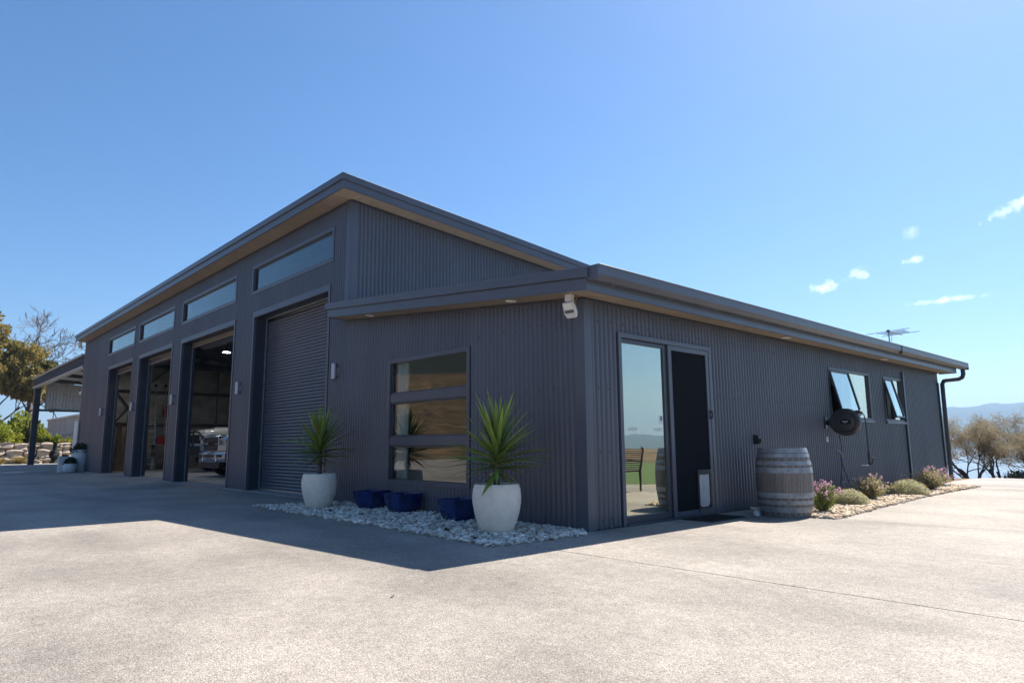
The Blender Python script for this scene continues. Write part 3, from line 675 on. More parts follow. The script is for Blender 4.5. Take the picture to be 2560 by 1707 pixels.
downlight(.22, 5.14, LB(.22)+.006, 'recessed downlight in the side soffit above the hose reel wall', (0, sx, 0))
downlight(.22, 9.9, LB(.22)+.006, 'recessed downlight in the side soffit above the two open windows', (0, sx, 0))
def floodlight(loc, rz, label):
    t = thing('floodlight', label, 'floodlight', loc, rz, 'floodlights under the eaves')
    box('bracket', M['lampbody'], t, -.045, -.04, -.09, .045, .04, .0, bev=.006)
    Mx = Matrix.Translation((0, -.03, -.10)) @ Matrix.Rotation(R(26), 4, 'X') @ Matrix.Scale(.76, 4)
    MB().loft([[(-.105, -.035, 0), (.105, -.035, 0), (.105, .03, 0), (-.105, .03, 0)], [(-.115, -.04, -.19), (.115, -.04, -.19), (.115, .03, -.19), (-.115, .03, -.19)], [(-.085, -.035, -.27), (.085, -.035, -.27), (.085, .02, -.27), (-.085, .02, -.27)]]).xf(Mx).build('housing', M['lampbody'], t, bev=.01)
    MB().box(-.08, -.043, -.125, .08, -.036, -.015).xf(Mx).build('lens', M['lampglass'], t)
    MB().box(-.085, -.0435, -.18, .085, -.037, -.127).xf(Mx).build('sensor_window', M['darksteel'], t)
    MB().tube([(.075, .03, 0), (.09, .03, -.05), (.085, .0, -.10), (.095, -.02, -.13)], .008, 6).build('cable', M['timber'], t, smooth=60)
floodlight((.02, -.28, LB(.02)), R(8), 'square floodlight under the low eave at the near corner')
floodlight((-30.75, -.28, HS(-.28)), R(50), 'square floodlight under the high eave at the far left end')
def seccam(loc, label):
    t = thing('security_camera', label, 'camera', loc, group='white security cameras at the carport end')
    box('mount', M['whitep'], t, -.08, -.08, -.12, .08, .08, .12, bev=.02)
    MB().tube([(-.05, 0, -.05), (-.38, -.05, -.12)], [.05, .075], 12).build('camera_body', M['whitep'], t, smooth=50)
seccam((XE-.12, .06, 3.68), 'lower white security camera on the far left corner of the workshop')
t = thing('alarm_siren', 'small white alarm box high on the far left workshop corner', 'alarm box', (XE-.10, .06, 4.1))
box('case', M['whitep'], t, -.07, -.06, -.16, .07, .06, .16, bev=.03)

# ------------------------------------------------------------------ pebble beds
def inpoly(x, y, poly):
    c = False; n = len(poly)
    for i in range(n):
        x1, y1 = poly[i]; x2, y2 = poly[(i+1) % n]
        if (y1 > y) != (y2 > y) and x < (x2-x1)*(y-y1)/(y2-y1)+x1: c = not c
    return c
def pebbles(name, poly, count, m, label, size=.030, seed=1):
    rng = np.random.RandomState(seed)
    bm = bmesh.new(); bmesh.ops.create_icosphere(bm, subdivisions=1, radius=1); bv = np.array([v.co[:] for v in bm.verts]); bf = np.array([[v.index for v in f.verts] for f in bm.faces]); bm.free()
    xs_ = [p[0] for p in poly]; ys_ = [p[1] for p in poly]; V = []; F = []; o = 0; k = 0
    while k < count:
        x = rng.uniform(min(xs_)-.05, max(xs_)+.05); y = rng.uniform(min(ys_)-.05, min(max(ys_)+.05, 12.4))
        if x < .05 and y > -.04: continue
        if not inpoly(x+rng.normal(0, .018), y+rng.normal(0, .018), poly): continue
        k += 1; s = size*(.42+1.15*rng.rand()**1.6); sc_ = np.array([s, s*rng.uniform(.6, .95), s*rng.uniform(.4, .62)])
        v = bv*(1+.10*rng.randn(len(bv), 1))*sc_
        a = rng.uniform(0, 6.28); tx = rng.uniform(-.5, .5); ca, sa = math.cos(a), math.sin(a); ct, st_ = math.cos(tx), math.sin(tx)
        v = v @ np.array([[1, 0, 0], [0, ct, -st_], [0, st_, ct]]).T @ np.array([[ca, -sa, 0], [sa, ca, 0], [0, 0, 1]]).T
        V.append(v+np.array([x, y, .008+rng.uniform(0, .022)])); F.append(bf+o); o += len(bv)
    V = np.concatenate(V); F = np.concatenate(F)
    me = bpy.data.meshes.new(name); me.vertices.add(len(V)); me.vertices.foreach_set('co', V.ravel()); me.loops.add(F.size); me.loops.foreach_set('vertex_index', F.ravel().astype(np.int32))
    me.polygons.add(len(F)); me.polygons.foreach_set('loop_start', np.arange(0, F.size, 3, dtype=np.int32)); me.update(); me.validate()
    me.polygons.foreach_set('use_smooth', [True]*len(me.polygons)); me.materials.append(m)
    # pebble-by-pebble tint
    at = me.attributes.new('tint', 'FLOAT', 'POINT'); at.data.foreach_set('value', np.repeat(rng.rand(count), len(bv)).astype(np.float32))
    ob = bpy.data.objects.new(name, me); COL.objects.link(ob); tag(ob, label, 'gravel', kind='stuff')
    slab('bed_soil', poly, -.02, .007, M['bedding'], ob, bev=0)
def tint_mat(m, cols):
    t = m.node_tree; b = t.nodes['Principled BSDF']; a = N(t, 'ShaderNodeAttribute', attribute_name='tint'); rp = N(t, 'ShaderNodeValToRGB'); rp.color_ramp.interpolation = 'LINEAR'
    e = rp.color_ramp.elements; e[0].color = (*cols[0], 1); e[1].color = (*cols[-1], 1)
    for i, c in enumerate(cols[1:-1]): x = e.new((i+1)/(len(cols)-1)); x.color = (*c, 1)
    t.links.new(a.outputs['Fac'], rp.inputs[0]); src = b.inputs['Base Color'].links[0].from_socket
    mm = N(t, 'ShaderNodeMix', data_type='RGBA', blend_type='MULTIPLY'); mm.inputs[0].default_value = 1; t.links.new(src, mm.inputs[6]); t.links.new(rp.outputs[0], mm.inputs[7]); t.links.new(mm.outputs[2], b.inputs['Base Color'])
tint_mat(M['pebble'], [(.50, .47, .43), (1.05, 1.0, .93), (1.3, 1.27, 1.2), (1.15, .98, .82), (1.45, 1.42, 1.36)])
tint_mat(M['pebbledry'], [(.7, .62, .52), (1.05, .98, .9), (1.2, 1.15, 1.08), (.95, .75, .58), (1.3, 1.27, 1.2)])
bedA = [(-6.52, -1.50), (-5.98, -.60), (-5.9, -.03), (-.02, -.03), (.04, -.22), (.23, -.32), (.13, -1.63)]
bedB = [(.10, 3.75), (.10, 12.1), (1.24, 12.25), (1.22, 10.2), (1.27, 8.2), (1.38, 6.2), (1.52, 4.4), (1.60, 3.32), (1.15, 3.30), (.62, 3.65)]
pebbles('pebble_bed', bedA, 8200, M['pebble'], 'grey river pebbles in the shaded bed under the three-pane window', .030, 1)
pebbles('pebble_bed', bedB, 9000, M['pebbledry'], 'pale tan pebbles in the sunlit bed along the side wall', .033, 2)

# ------------------------------------------------------------------ yuccas in pots
def leaf_mesh(L, wd, droop, fold, name, m):
    n = 7; vs = []; fs = []
    for i in range(n+1):
        t_ = i/n; ww = wd*(min(1, .62+t_*1.6))*(1-t_**2.0)**.85 + .0006
        x = L*t_; z = -droop*L*t_*t_
        vs += [(x, -ww, z+fold*ww), (x, 0, z), (x, ww, z+fold*ww)]
    for i in range(n): fs += [(i*3, i*3+3, i*3+4, i*3+1), (i*3+1, i*3+4, i*3+5, i*3+2)]
    return MB().add(vs, fs).mesh(name, m, smooth=180)
LEAF = [leaf_mesh(.68, .031, d, f, 'leaf', M['yucca']) for d, f in ((.02, .5), (.10, .45), (.22, .4), (.0, .6), (.26, .35))]
DRY = leaf_mesh(.50, .018, .38, .5, 'leaf', M['yuccadry'])
POT = MB().lathe([(0, 0), (.185, 0), (.195, .01), (.235, .10), (.272, .22), (.294, .34), (.296, .42), (.286, .50), (.272, .553), (.262, .560), (.250, .553), (.255, .48), (.2, .47), (0, .47)], 48).mesh('pot', M['potstone'], smooth=60)
def yucca(loc, label, seed, h=.0):
    rg = random.Random(seed); t = thing('potted_yucca', label, 'potted plant', loc, rg.uniform(0, 6))
    inst('pot', POT, t); MB().lathe([(0, .50), (.15, .505), (.252, .49)], 24).build('soil', M['soil'], t)
    lean = rg.uniform(-.02, .02)
    MB().tube([(0, 0, .48), (lean, 0, .7+h), (lean, .0, .98+h)], [.045, .040, .028], 10).build('trunk', M['trunk'], t, smooth=70)
    n = 96
    for i in range(n):
        f = i/(n-1); az_ = i*2.39996+rg.uniform(-.25, .25); z = .66+h+.36*f**.85
        el = math.radians(-9 + 92*f**1.12 + rg.uniform(-6, 6))
        k = 0 if f > .75 else (1 if f > .45 else (2 if f > .18 else 4)); 
        if rg.random() < .15: k = rg.choice((0, 1, 3))
        s = rg.uniform(.74, 1.14)*(1.0 if f > .2 else .9)
        dry = (f < .12 and rg.random() < .8) or rg.random() < .03
        inst('leaf', DRY if dry else LEAF[k], t, (lean+.02*math.cos(az_), .02*math.sin(az_), z), (rg.uniform(-.35, .35), -el, az_), (s, rg.uniform(.85, 1.15), s))
    return t
yucca((-5.28, -.87, .02), 'potted yucca in a cream egg-shaped pot before the closed roller door', 5, .10)
yucca((-.69, -.87, .02), 'potted yucca in a cream egg-shaped pot nearest the building corner', 11, .0)
tl = MB().add([(0, 0, 0), (.05, -.03, .02), (.10, 0, .01), (.06, .035, .025), (.02, .03, .0)], [(0, 1, 2, 3, 4)]).build('dry_leaf', M['dryleaf']); tl.location = (-.62, -1.07, .70); tl.rotation_euler = (.8, .2, .5)
tag(tl, 'dry pinkish leaf caught low in the yucca nearest the corner', 'dead leaf')
tl2 = MB().add([(0, 0, .002), (.022, -.012, .010), (.040, 0, .006), (.026, .014, .013), (.008, .012, .002)], [(0, 1, 2, 3, 4)]).build('dry_leaf', M['black']); tl2.location = (1.331, -3.636, .002)
tag(tl2, 'small dark dry leaf lying alone on the sunlit driveway', 'dead leaf')

# blue glazed pots
def bluepot(loc, rz, label, s=1.0):
    t = thing('glazed_pot', label, 'planter', loc, rz, 'cobalt blue square planters')
    def ring(h, z, rr=.012):
        pts = []
        for cx, cy, a0 in ((h-rr, h-rr, 0), (-h+rr, h-rr, 90), (-h+rr, -h+rr, 180), (h-rr, -h+rr, 270)):
            for k in range(4): a = R(a0+30*k); pts.append((cx+rr*math.cos(a), cy+rr*math.sin(a), z))
        return pts
    MB().loft([ring(h*s, z) for h, z in ((.125, 0), (.14, .005), (.185, .10), (.213, .20), (.222, .285), (.226, .295), (.215, .30), (.198, .29), (.19, .22), (.17, .21))], cap=True).build('pot', M['blue'], t, smooth=45)
    MB().add([(p[0], p[1], .225) for p in ring(.188*s, 0)], [tuple(range(16))]).build('soil', M['soil'], t)
    MB().tube([(.03, .02, .22), (.035, .02, .345)], .005, 5).build('stem', M['timber'], t)
bluepot((-4.42, -.36, .01), R(14), 'cobalt blue glazed planter farthest left beneath the three-pane window')
bluepot((-3.49, -.36, .01), R(2), 'middle cobalt blue glazed planter beneath the three-pane window')
bluepot((-1.97, -.45, .01), R(-3), 'cobalt blue glazed planter half behind the corner yucca pot')

# small weeds among the pebbles
for (x, y, l) in ((-3.55, -1.05, 'tiny green weed among pebbles before the middle blue planter'), (-1.15, -1.28, 'tiny green weed among pebbles left of the corner yucca'), (-.35, -1.50, 'tiny green weed at the pebble edge before the corner yucca'), (-4.35, -1.12, 'tiny green weed among pebbles before the left blue planter')):
    b = MB()
    for k in range(26):
        a = random.uniform(0, 6.28); l_ = random.uniform(.03, .07); e_ = random.uniform(.3, 1.2); d = Vector((math.cos(a)*math.cos(e_), math.sin(a)*math.cos(e_), math.sin(e_))); s_ = Vector((-math.sin(a), math.cos(a), 0))*.008
        o_ = Vector((random.uniform(-.03, .03), random.uniform(-.03, .03), .02)); b.add([o_-s_, o_+s_, o_+d*l_], [(0, 1, 2)])
    o = b.build('weed', M['shrubdark']); o.location = (x, y, .01); tag(o, l, 'weed')

# ------------------------------------------------------------------ barrel
bt = thing('wine_barrel', 'weathered grey oak wine barrel with steel hoops beside the sliding door', 'barrel', (.88, 3.33, 0), .3)
def br(z): q = (z-.485)/.485; return .395-.068*q*q
ns = 24
def stave_mesh():
    b = MB(); half = math.pi/ns*.965; rings = []
    zs_ = np.linspace(0, .97, 13)
    for z in zs_:
        r_ = br(z); ring = []
        for k in range(4): a = -half+2*half*k/3; rr = r_-(.003 if k in (0, 3) else 0); ring.append((rr*math.cos(a), rr*math.sin(a), z))
        for k in range(4): a = half-2*half*k/3; ring.append(((r_-.026)*math.cos(a), (r_-.026)*math.sin(a), z))
        rings.append(ring)
    return b.loft(rings).mesh('stave', M['stave'], smooth=30)
sm_ = stave_mesh()
for k in range(ns): inst('stave', sm_, bt, rot=(0, 0, 2*math.pi*k/ns))
for (a, b_) in ((.905, .965), (.838, .893), (.728, .785), (.618, .692), (.272, .345), (.182, .236), (.072, .145)):
    h = MB().lathe([(br(a)+.0008, a), (br(a)+.0045, a), (br(b_)+.0045, b_), (br(b_)+.0008, b_), (br(a)+.0008, a)], 48).build('hoop', M['hoop'], bt, smooth=40)
for (z, a) in ((.865, -.95), (.755, -.95), (.655, -.95), (.31, -.98), (.21, -.98), (.11, -1.0)):
    MB().lathe([(0, .006), (.006, .005), (.009, 0)], 8).xf(Matrix.Translation(((br(z)+.004)*math.cos(a-.3), (br(z)+.004)*math.sin(a-.3), z)) @ Matrix.Rotation(a-.3, 4, 'Z') @ Matrix.Rotation(R(90), 4, 'Y')).build('rivet', M['darksteel'], bt)
MB().lathe([(0, .93), (.31, .93)], 40).build('barrel_head', M['barrelhead'], bt)
def pebble_thing(loc, s, label, m='potwhite', cat='stone'):
    bm = bmesh.new(); bmesh.ops.create_icosphere(bm, subdivisions=2, radius=1)
    for v in bm.verts: v.co *= 1+.12*math.sin(v.co.x*5+v.co.y*3+v.co.z*4)
    me = bpy.data.meshes.new('stone'); bm.to_mesh(me); bm.free(); me.materials.append(M[m]); me.polygons.foreach_set('use_smooth', [True]*len(me.polygons))
    o = inst('stone', me, None, loc, (0, 0, .4), s); tag(o, label, cat)
pebble_thing((.72, 3.22, .945), (.035, .03, .022), 'small pale stone lying on top of the wine barrel')
pebble_thing((.56, 3.08, .04), (.05, .045, .045), 'small pale stone on the ground at the left foot of the barrel')
pebble_thing((.62, 2.97, .02), (.045, .03, .022), 'flat white stone in front of the barrel foot')

# doormat, black outlet box
dm = thing('doormat', 'black rubber doormat outside the screen door', 'doormat', (.33, 2.30, .001))
box('mat_base', M['rubber'], dm, -.24, -.45, 0, .24, .45, .010, bev=.004)
for k in range(22): inst('rib', bpy.data.meshes.get('mat_rib') or MB().box(-.215, -.006, .010, .215, .006, .016).mesh('mat_rib', M['rubber']), dm, (0, -.41+k*.039, 0))
pt = thing('power_outlet', 'black weatherproof power outlet on the wall above the barrel', 'power outlet', (.02, 4.16, 1.10))
MB().loft([[(0, -.05, -.075), (0, .05, -.075), (0, .05, .075), (0, -.05, .075)], [(.075, -.05, -.07), (.075, .05, -.07), (.075, .05, .07), (.075, -.05, .07)], [(.12, -.045, -.06), (.12, .045, -.06), (.095, .045, .06), (.095, -.045, .06)]]).build('housing', M['black'], pt, bev=.008)
MB().box(.09, -.03, -.04, .135, .03, .01).build('cover', M['black'], pt, bev=.006)
t = thing('conduit_box', 'small pale outlet under the left side of the hose reel', 'outlet box', (.02, 6.98, 1.10)); box('case', M['lampbody'], t, 0, -.03, -.05, .03, .03, .05, bev=.004)

# ------------------------------------------------------------------ hose reel
hr = thing('hose_reel', 'black retractable hose reel swung out from the side wall', 'hose reel', (.02, 6.98, 1.42))
MB().box(0, -.06, -.12, .03, .06, .12).build('wall_bracket', M['black'], hr, bev=.008)
MB().tube([(.02, 0, 0), (.16, 0, 0)], [.045, .075], 12).build('pivot_arm', M['black'], hr, smooth=50)
Rx = Matrix.Translation((.40, 0, 0)) @ Matrix.Rotation(R(90), 4, 'X')
def egg(r_, z): return [(r_*math.cos(a)*(1.0 if math.cos(a) > 0 else 1.12), r_*math.sin(a)*.97, z) for a in [2*math.pi*k/40 for k in range(40)]]
MB().loft([egg(r_, z) for r_, z in ((.16, -.095), (.23, -.09), (.256, -.07), (.264, -.03), (.264, .045), (.254, .072), (.236, .080), (.205, .082), (.198, .070), (.188, .070), (.180, .086), (.165, .094), (.09, .100), (.03, .102))]).xf(Rx).build('reel_casing', M['reelgrey'], hr, smooth=28)
MB().loft([[(.105*math.cos(2*math.pi*k/28)+.02, .045*math.sin(2*math.pi*k/28), z) for k in range(28)] for z in (.095, .108, .111)]).xf(Rx).build('badge', M['mesh'], hr, smooth=40)
for k in range(7): MB().box(-.035+k*.016, .0, .1112, -.023+k*.016, .016, .1125).xf(Rx).build('badge_lettering', M['sticker'], hr)
MB().box(-.01, -.028, .1112, .045, -.024, .1125).xf(Rx).build('badge_lettering', M['lampbody'], hr)
MB().tube([(.58, 0, .17), (.66, 0, .19), (.69, 0, .17)], [.045, .03, .02], 10).build('hose_outlet', M['black'], hr, smooth=60)
MB().tube([(.69, 0, .17), (.725, 0, .12), (.74, 0, .02), (.745, 0, -.2), (.75, 0, -.55)], .010, 8).build('hose', M['black'], hr, smooth=60)
MB().tube([(.75, 0, -.54), (.75, 0, -.60), (.752, 0, -.72), (.75, 0, -.80)], [.018, .026, .022, .02], 10).build('nozzle', M['black'], hr, smooth=60)
MB().tube([(.75, 0, -.79), (.80, -.01, -.76), (.835, -.02, -.66)], .012, 6).build('nozzle_trigger', M['black'], hr)
MB().tube([(.76, 0, -.79), (.68, -.02, -.80), (.62, -.03, -.80)], [.016, .014, .02], 8).build('spray_head', M['chrome'], hr, smooth=60)
MB().tube([(.26, .03, -.20), (.22, .08, -.28), (.18, .25, -.42), (.10, .42, -.54)], .008, 8).build('supply_hose', M['black'], hr, smooth=60)
tp = thing('garden_tap', 'outdoor tap with hose fittings on the wall below the hose reel', 'tap', (.02, 7.42, .83))
MB().tube([(0, 0, .02), (.07, 0, .02), (.085, 0, -.03)], .012, 8).build('spout', M['zinc'], tp, smooth=60)
MB().box(.03, -.03, .04, .05, .03, .055).build('tap_handle', M['zinc'], tp, bev=.003)
MB().tube([(.085, 0, -.03), (.085, 0, -.09)], .019, 10).build('connector', M['drygrass'], tp); MB().tube([(.085, 0, -.092), (.085, 0, -.16)], .016, 10).build('connector', M['jarblue'], tp)
gh = thing('garden_hose', 'dark garden hose looping from the tap down to the pebbles', 'hose', (.105, 7.42, .66))
MB().tube([(0, 0, .02), (0, -.02, -.1), (.0, -.10, -.35), (0, -.19, -.52), (.02, -.22, -.60), (.10, -.18, -.645)], .0095, 8).build('hose_run', M['black'], gh, smooth=60)
MB().tube([(0, 0, .0), (.01, .06, -.15), (.02, .2, -.36), (.03, .30, -.52), (.05, .32, -.60), (.12, .25, -.645)], .0095, 8).build('hose_run', M['black'], gh, smooth=60)

# ------------------------------------------------------------------ antenna
an = thing('tv_antenna', 'dark television antenna with cross elements on the low roof', 'antenna', (-1.0, 14.2, LB(-1.0)+.40), R(77))
MB().tube([(0, 0, -.18), (0, 0, .80)], .016, 8).build('mast', M['antenna'], an)
MB().tube([(-.08, 0, .74), (.62, 0, .70)], .012, 6).build('boom', M['antenna'], an)
for x, l in ((-.05, .62), (.10, .40), (.22, .36), (.34, .34), (.46, .33), (.58, .55)): MB().tube([(x, -l, .745-.04*x), (x, l, .745-.04*x)], .0075, 6).build('element', M['antenna'], an)
MB().lathe([(0, -.02), (.045, -.02), (.045, .05), (0, .05)], 12, (-.02, 0, .74)).build('balun_box', M['antenna'], an)
MB().tube([(.10, 0, .70), (.14, .0, .60), (.10, .0, .48), (.02, 0, .40)], .006, 6).build('cable', M['black'], an)

# ------------------------------------------------------------------ foliage tools
def leaf_cloud(pts, dirs, L, wd, m, name, parent, jitter=.5, seed=0, tri=False):
    rng = np.random.RandomState(seed); P = np.asarray(pts, float); n = len(P)
    D = np.asarray(dirs, float) + rng.randn(n, 3)*jitter; D /= np.linalg.norm(D, axis=1)[:, None]+1e-9
    S = np.cross(D, rng.randn(n, 3)); S /= np.linalg.norm(S, axis=1)[:, None]+1e-9
    l = (L*rng.uniform(.6, 1.3, n))[:, None]; ww = (wd*rng.uniform(.7, 1.25, n))[:, None]
    if tri:
        V = np.stack([P-S*ww, P+S*ww, P+D*l], 1).reshape(-1, 3); F = np.arange(3*n).reshape(-1, 3); k = 3
    else:
        V = np.stack([P, P+D*l*.5+S*ww, P+D*l, P+D*l*.5-S*ww], 1).reshape(-1, 3); F = np.arange(4*n).reshape(-1, 4); k = 4
    me = bpy.data.meshes.new(name); me.vertices.add(len(V)); me.vertices.foreach_set('co', V.ravel()); me.loops.add(F.size); me.loops.foreach_set('vertex_index', F.ravel().astype(np.int32))
    me.polygons.add(len(F)); me.polygons.foreach_set('loop_start', np.arange(0, F.size, k, dtype=np.int32)); me.update(); me.validate(); me.materials.append(m)
    o = bpy.data.objects.new(name, me); COL.objects.link(o); o.parent = parent; o['kind'] = 'stuff'; return o
def grow(base, d, length, rad, depth, rg, spread=.6, ratio=.74, segs=3, up=.15, kids=(2, 3), wob=.18):
    tubes = []; tips = []
    def rec(p, d, L, r_, dep):
        pts = [Vector(p)]; rr = [r_]; dd = Vector(d).normalized()
        for k in range(segs):
            dd = (dd+Vector((rg.gauss(0, wob), rg.gauss(0, wob), rg.gauss(0, wob)+up*.3))).normalized()
            pts.append(pts[-1]+dd*L/segs); rr.append(r_*(1-.38*(k+1)/segs))
        tubes.append((pts, rr, dep))
        if dep == 0: tips.append((pts[-1], dd)); return
        if dep <= 2: tips.append((pts[-1], dd))
        for c in range(rg.choice(kids)):
            a = rg.uniform(0, 6.28); o = dd.orthogonal().normalized(); q = (math.cos(a)*o+math.sin(a)*dd.cross(o))
            nd = (dd+q*rg.uniform(spread*.6, spread*1.4)+Vector((0, 0, up))).normalized()
            f = rg.uniform(.55, 1); idx = min(segs, max(1, int(round(f*segs))))
            rec(pts[idx], nd, L*ratio*rg.uniform(.8, 1.15), rr[idx]*.72, dep-1)
    rec(base, d, length, rad, depth)
    return tubes, tips
def wood(tubes, m, parent, name='trunk', n=5):
    b = MB()
    for pts, rr, dep in tubes: b.tube(pts, rr, n if dep > 1 else 4, cap=False)
    return b.build(name, m, parent, smooth=180)

# garden shrubs along the side wall
def lavender(loc, label, hgt, rad, seed, fm, gm, lean=(0, 0), fl=100, gn=3400):
    rg = np.random.RandomState(seed); t = thing('flowering_shrub', label, 'shrub', loc, group='pink flowering shrubs in the side bed')
    n = 120; b = MB(); tips = []
    for i in range(n):
        a = rg.uniform(0, 6.28); e = math.radians(rg.uniform(28, 88)); l = hgt*rg.uniform(.65, 1.0)/max(.75, math.sin(e)**.3)
        d = Vector((math.cos(a)*math.cos(e)*rad/hgt*1.25+lean[0], math.sin(a)*math.cos(e)*rad/hgt*1.25+lean[1], math.sin(e)))
        p0 = Vector((rg.uniform(-.05, .05), rg.uniform(-.05, .05), 0)); p1 = p0+d*l*.5+Vector((0, 0, .02)); p2 = p0+d*l
        b.tube([p0, p1, p2], [.0035, .003, .002], 3, cap=False); tips.append((p0, p1, p2))
    b.build('stems', M['trunk'], t)
    P = []; Dv = []
    for k in range(gn):
        p0, p1, p2 = tips[rg.randint(n)]; f = rg.uniform(.18, .95); p = p0.lerp(p2, f); P.append(p+Vector(rg.randn(3)*.012)); Dv.append((p2-p0).normalized())
    leaf_cloud(P, Dv, .045, .0065, gm, 'foliage', t, .7, seed)
    P = []; Dv = []
    for k in range(fl):
        p0, p1, p2 = tips[rg.randint(n)]; c = p2+Vector(rg.randn(3)*.012)
        for q in range(5): P.append(c+Vector(rg.randn(3)*.008)); Dv.append((0, 0, .4))
    leaf_cloud(P, Dv, .024, .009, fm, 'flowers', t, 1.0, seed+1)
def cushion(loc, label, rad, hgt, seed):
    rg = np.random.RandomState(seed); t = thing('cushion_bush', label, 'shrub', loc, group='grey green cushion bushes in the side bed')
    P = []; D = []
    for k in range(7500):
        v = rg.randn(3); v[2] = abs(v[2]); v /= np.linalg.norm(v); q = rg.uniform(.82, 1.04)*(1+.06*math.sin(v[0]*7)*math.cos(v[1]*6))
        P.append((v[0]*rad*q, v[1]*rad*q, v[2]*hgt*q)); D.append(v)
    leaf_cloud(P, D, .030, .005, M['cushion'], 'foliage', t, .6, seed)
    b = MB(); b.lathe([(rad*.84*math.cos(a), hgt*.84*math.sin(a)) for a in np.linspace(0, math.pi/2, 7)], 16).build('inner_growth', M['lavgreen'], t, smooth=180)
    P = []; D = []
    for k in range(120):
        v = rg.randn(3); v[2] = abs(v[2])+.2; v /= np.linalg.norm(v); q = 1.06
        for j in range(4): P.append((v[0]*rad*q, v[1]*rad*q, v[2]*hgt*q)); D.append(v)
    leaf_cloud(P, D, .03, .006, M['drygrass'], 'flower_heads', t, .7, seed+3)
lavender((1.12, 4.00, .01), 'bright pink flowering shrub right beside the barrel', .46, .22, 21, M['lavpink'], M['lavfresh'], (.05, .04), 130)
cushion((.90, 5.58, .01), 'rounded grey-green cushion bush between the barrel-side shrub and the next pink one', .285, .235, 31)
lavender((.80, 6.83, .01), 'pink flowering shrub between the two cushion bushes', .47, .33, 22, M['lavpale'], M['lavgreen'], (0, 0), 80)
cushion((.88, 8.52, .01), 'rounded grey-green cushion bush farther along the side bed', .36, .275, 32)
lavender((.80, 10.25, .01), 'pink flowering shrub at the far end of the side bed by the downpipe', .52, .42, 23, M['lavpink'], M['lavgreen'], (0, 0), 110)

# ------------------------------------------------------------------ trees by the water
def sheoak(loc, label, hgt, seed, stems=4, spread=.5, dens=60, leafL=.20, crown=1.0):
    rg = random.Random(seed); t = thing('she_oak_tree', label, 'tree', loc, group='wispy she-oaks on the bank above the water')
    tubes = []; tips = []
    for s in range(stems):
        a = s*2*math.pi/stems+rg.uniform(-.4, .4)
        tb, tp_ = grow((.08*math.cos(a), .08*math.sin(a), -.3), (spread*math.cos(a), spread*math.sin(a), 1), hgt*.30, .055*hgt/4, 4, rg, .55, .76, 4, .10, (2, 3), .16)
        tubes += tb; tips += tp_
    wood(tubes, M['barkdark'], t)
    P = []; D = []
    for p, d in tips:
        if p.z < hgt*.32: continue
        for k in range(dens):
            q = Vector((rg.gauss(0, .15), rg.gauss(0, .15), rg.gauss(0, .13)))*crown
            P.append(p+q); D.append((d.x*.4, d.y*.4, .35))
    leaf_cloud(P, D, leafL, .010, M['sheoak'], 'crown', t, .55, seed, tri=True)
    return t
sheoak((-4.55, 36, terr(-4.55, 36)), 'slim she-oak nearest the downpipe with open branches over the water', 6.2, 3, 3, .42, 70)
sheoak((-3.2, 37, terr(-3.2, 37)), 'full-crowned she-oak in the middle of the bank trees', 6.6, 8, 5, .50, 88)
sheoak((-1.6, 38, terr(-1.6, 38)), 'she-oak at the right edge of the photo above the driveway crest', 6.2, 14, 5, .55, 88)
sheoak((.6, 39, terr(.6, 39)), 'she-oak farthest right on the bank beyond the driveway crest', 6.2, 19, 4, .5, 75)
def bush(name, loc, rx, ry, rz, n, L, wd, m, label, cat='shrub', seed=0, group=None, stems=True, hollow=.55):
    rg = np.random.RandomState(seed); t = thing(name, label, cat, loc, group=group)
    K = 14; cl = []
    for k in range(K):
        v = rg.randn(3); v[2] = abs(v[2])*1.0; v /= np.linalg.norm(v); cl.append((v*rg.uniform(.35, .8), rg.uniform(.28, .5)))
    P = []; D = []
    for k in range(n):
        c, s = cl[rg.randint(K)]; v = rg.randn(3); v /= np.linalg.norm(v); p = c+v*s*rg.uniform(hollow, 1)
        p[2] = max(p[2], .0); P.append((p[0]*rx, p[1]*ry, p[2]*rz)); D.append(v+np.array([0, 0, .3]))
    leaf_cloud(P, D, L, wd, m, 'crown', t, .5, seed)
    if stems:
        b = MB()
        for k in range(9): a = rg.uniform(0, 6.28); b.tube([(0, 0, -.1), (rx*.25*math.cos(a), ry*.25*math.sin(a), rz*.35), (rx*.55*math.cos(a), ry*.55*math.sin(a), rz*.75)], [.04*rz, .03*rz, .012*rz], 5, cap=False)
        b.build('stems', M['barkdark'], t, smooth=180)
    return t
bush('bank_shrub', (-2.6, 35.0, terr(-2.6, 35)), 1.1, .9, 1.3, 3800, .12, .03, M['shrubdark'], 'dark green low shrub under the she-oaks', seed=4)
bush('bank_shrub', (-5.2, 31.0, terr(-5.2, 31)-.1), .9, .8, .55, 1800, .10, .03, M['wattle2'], 'low olive ground shrub at the driveway edge near the downpipe', seed=6)
bush('bank_shrub', (-.9, 35.5, terr(-.9, 35.5)), 1.5, 1.0, 1.35, 4200, .12, .02, M['sheoak'], 'brown tangled shrub low at the right edge of the bank', seed=9)

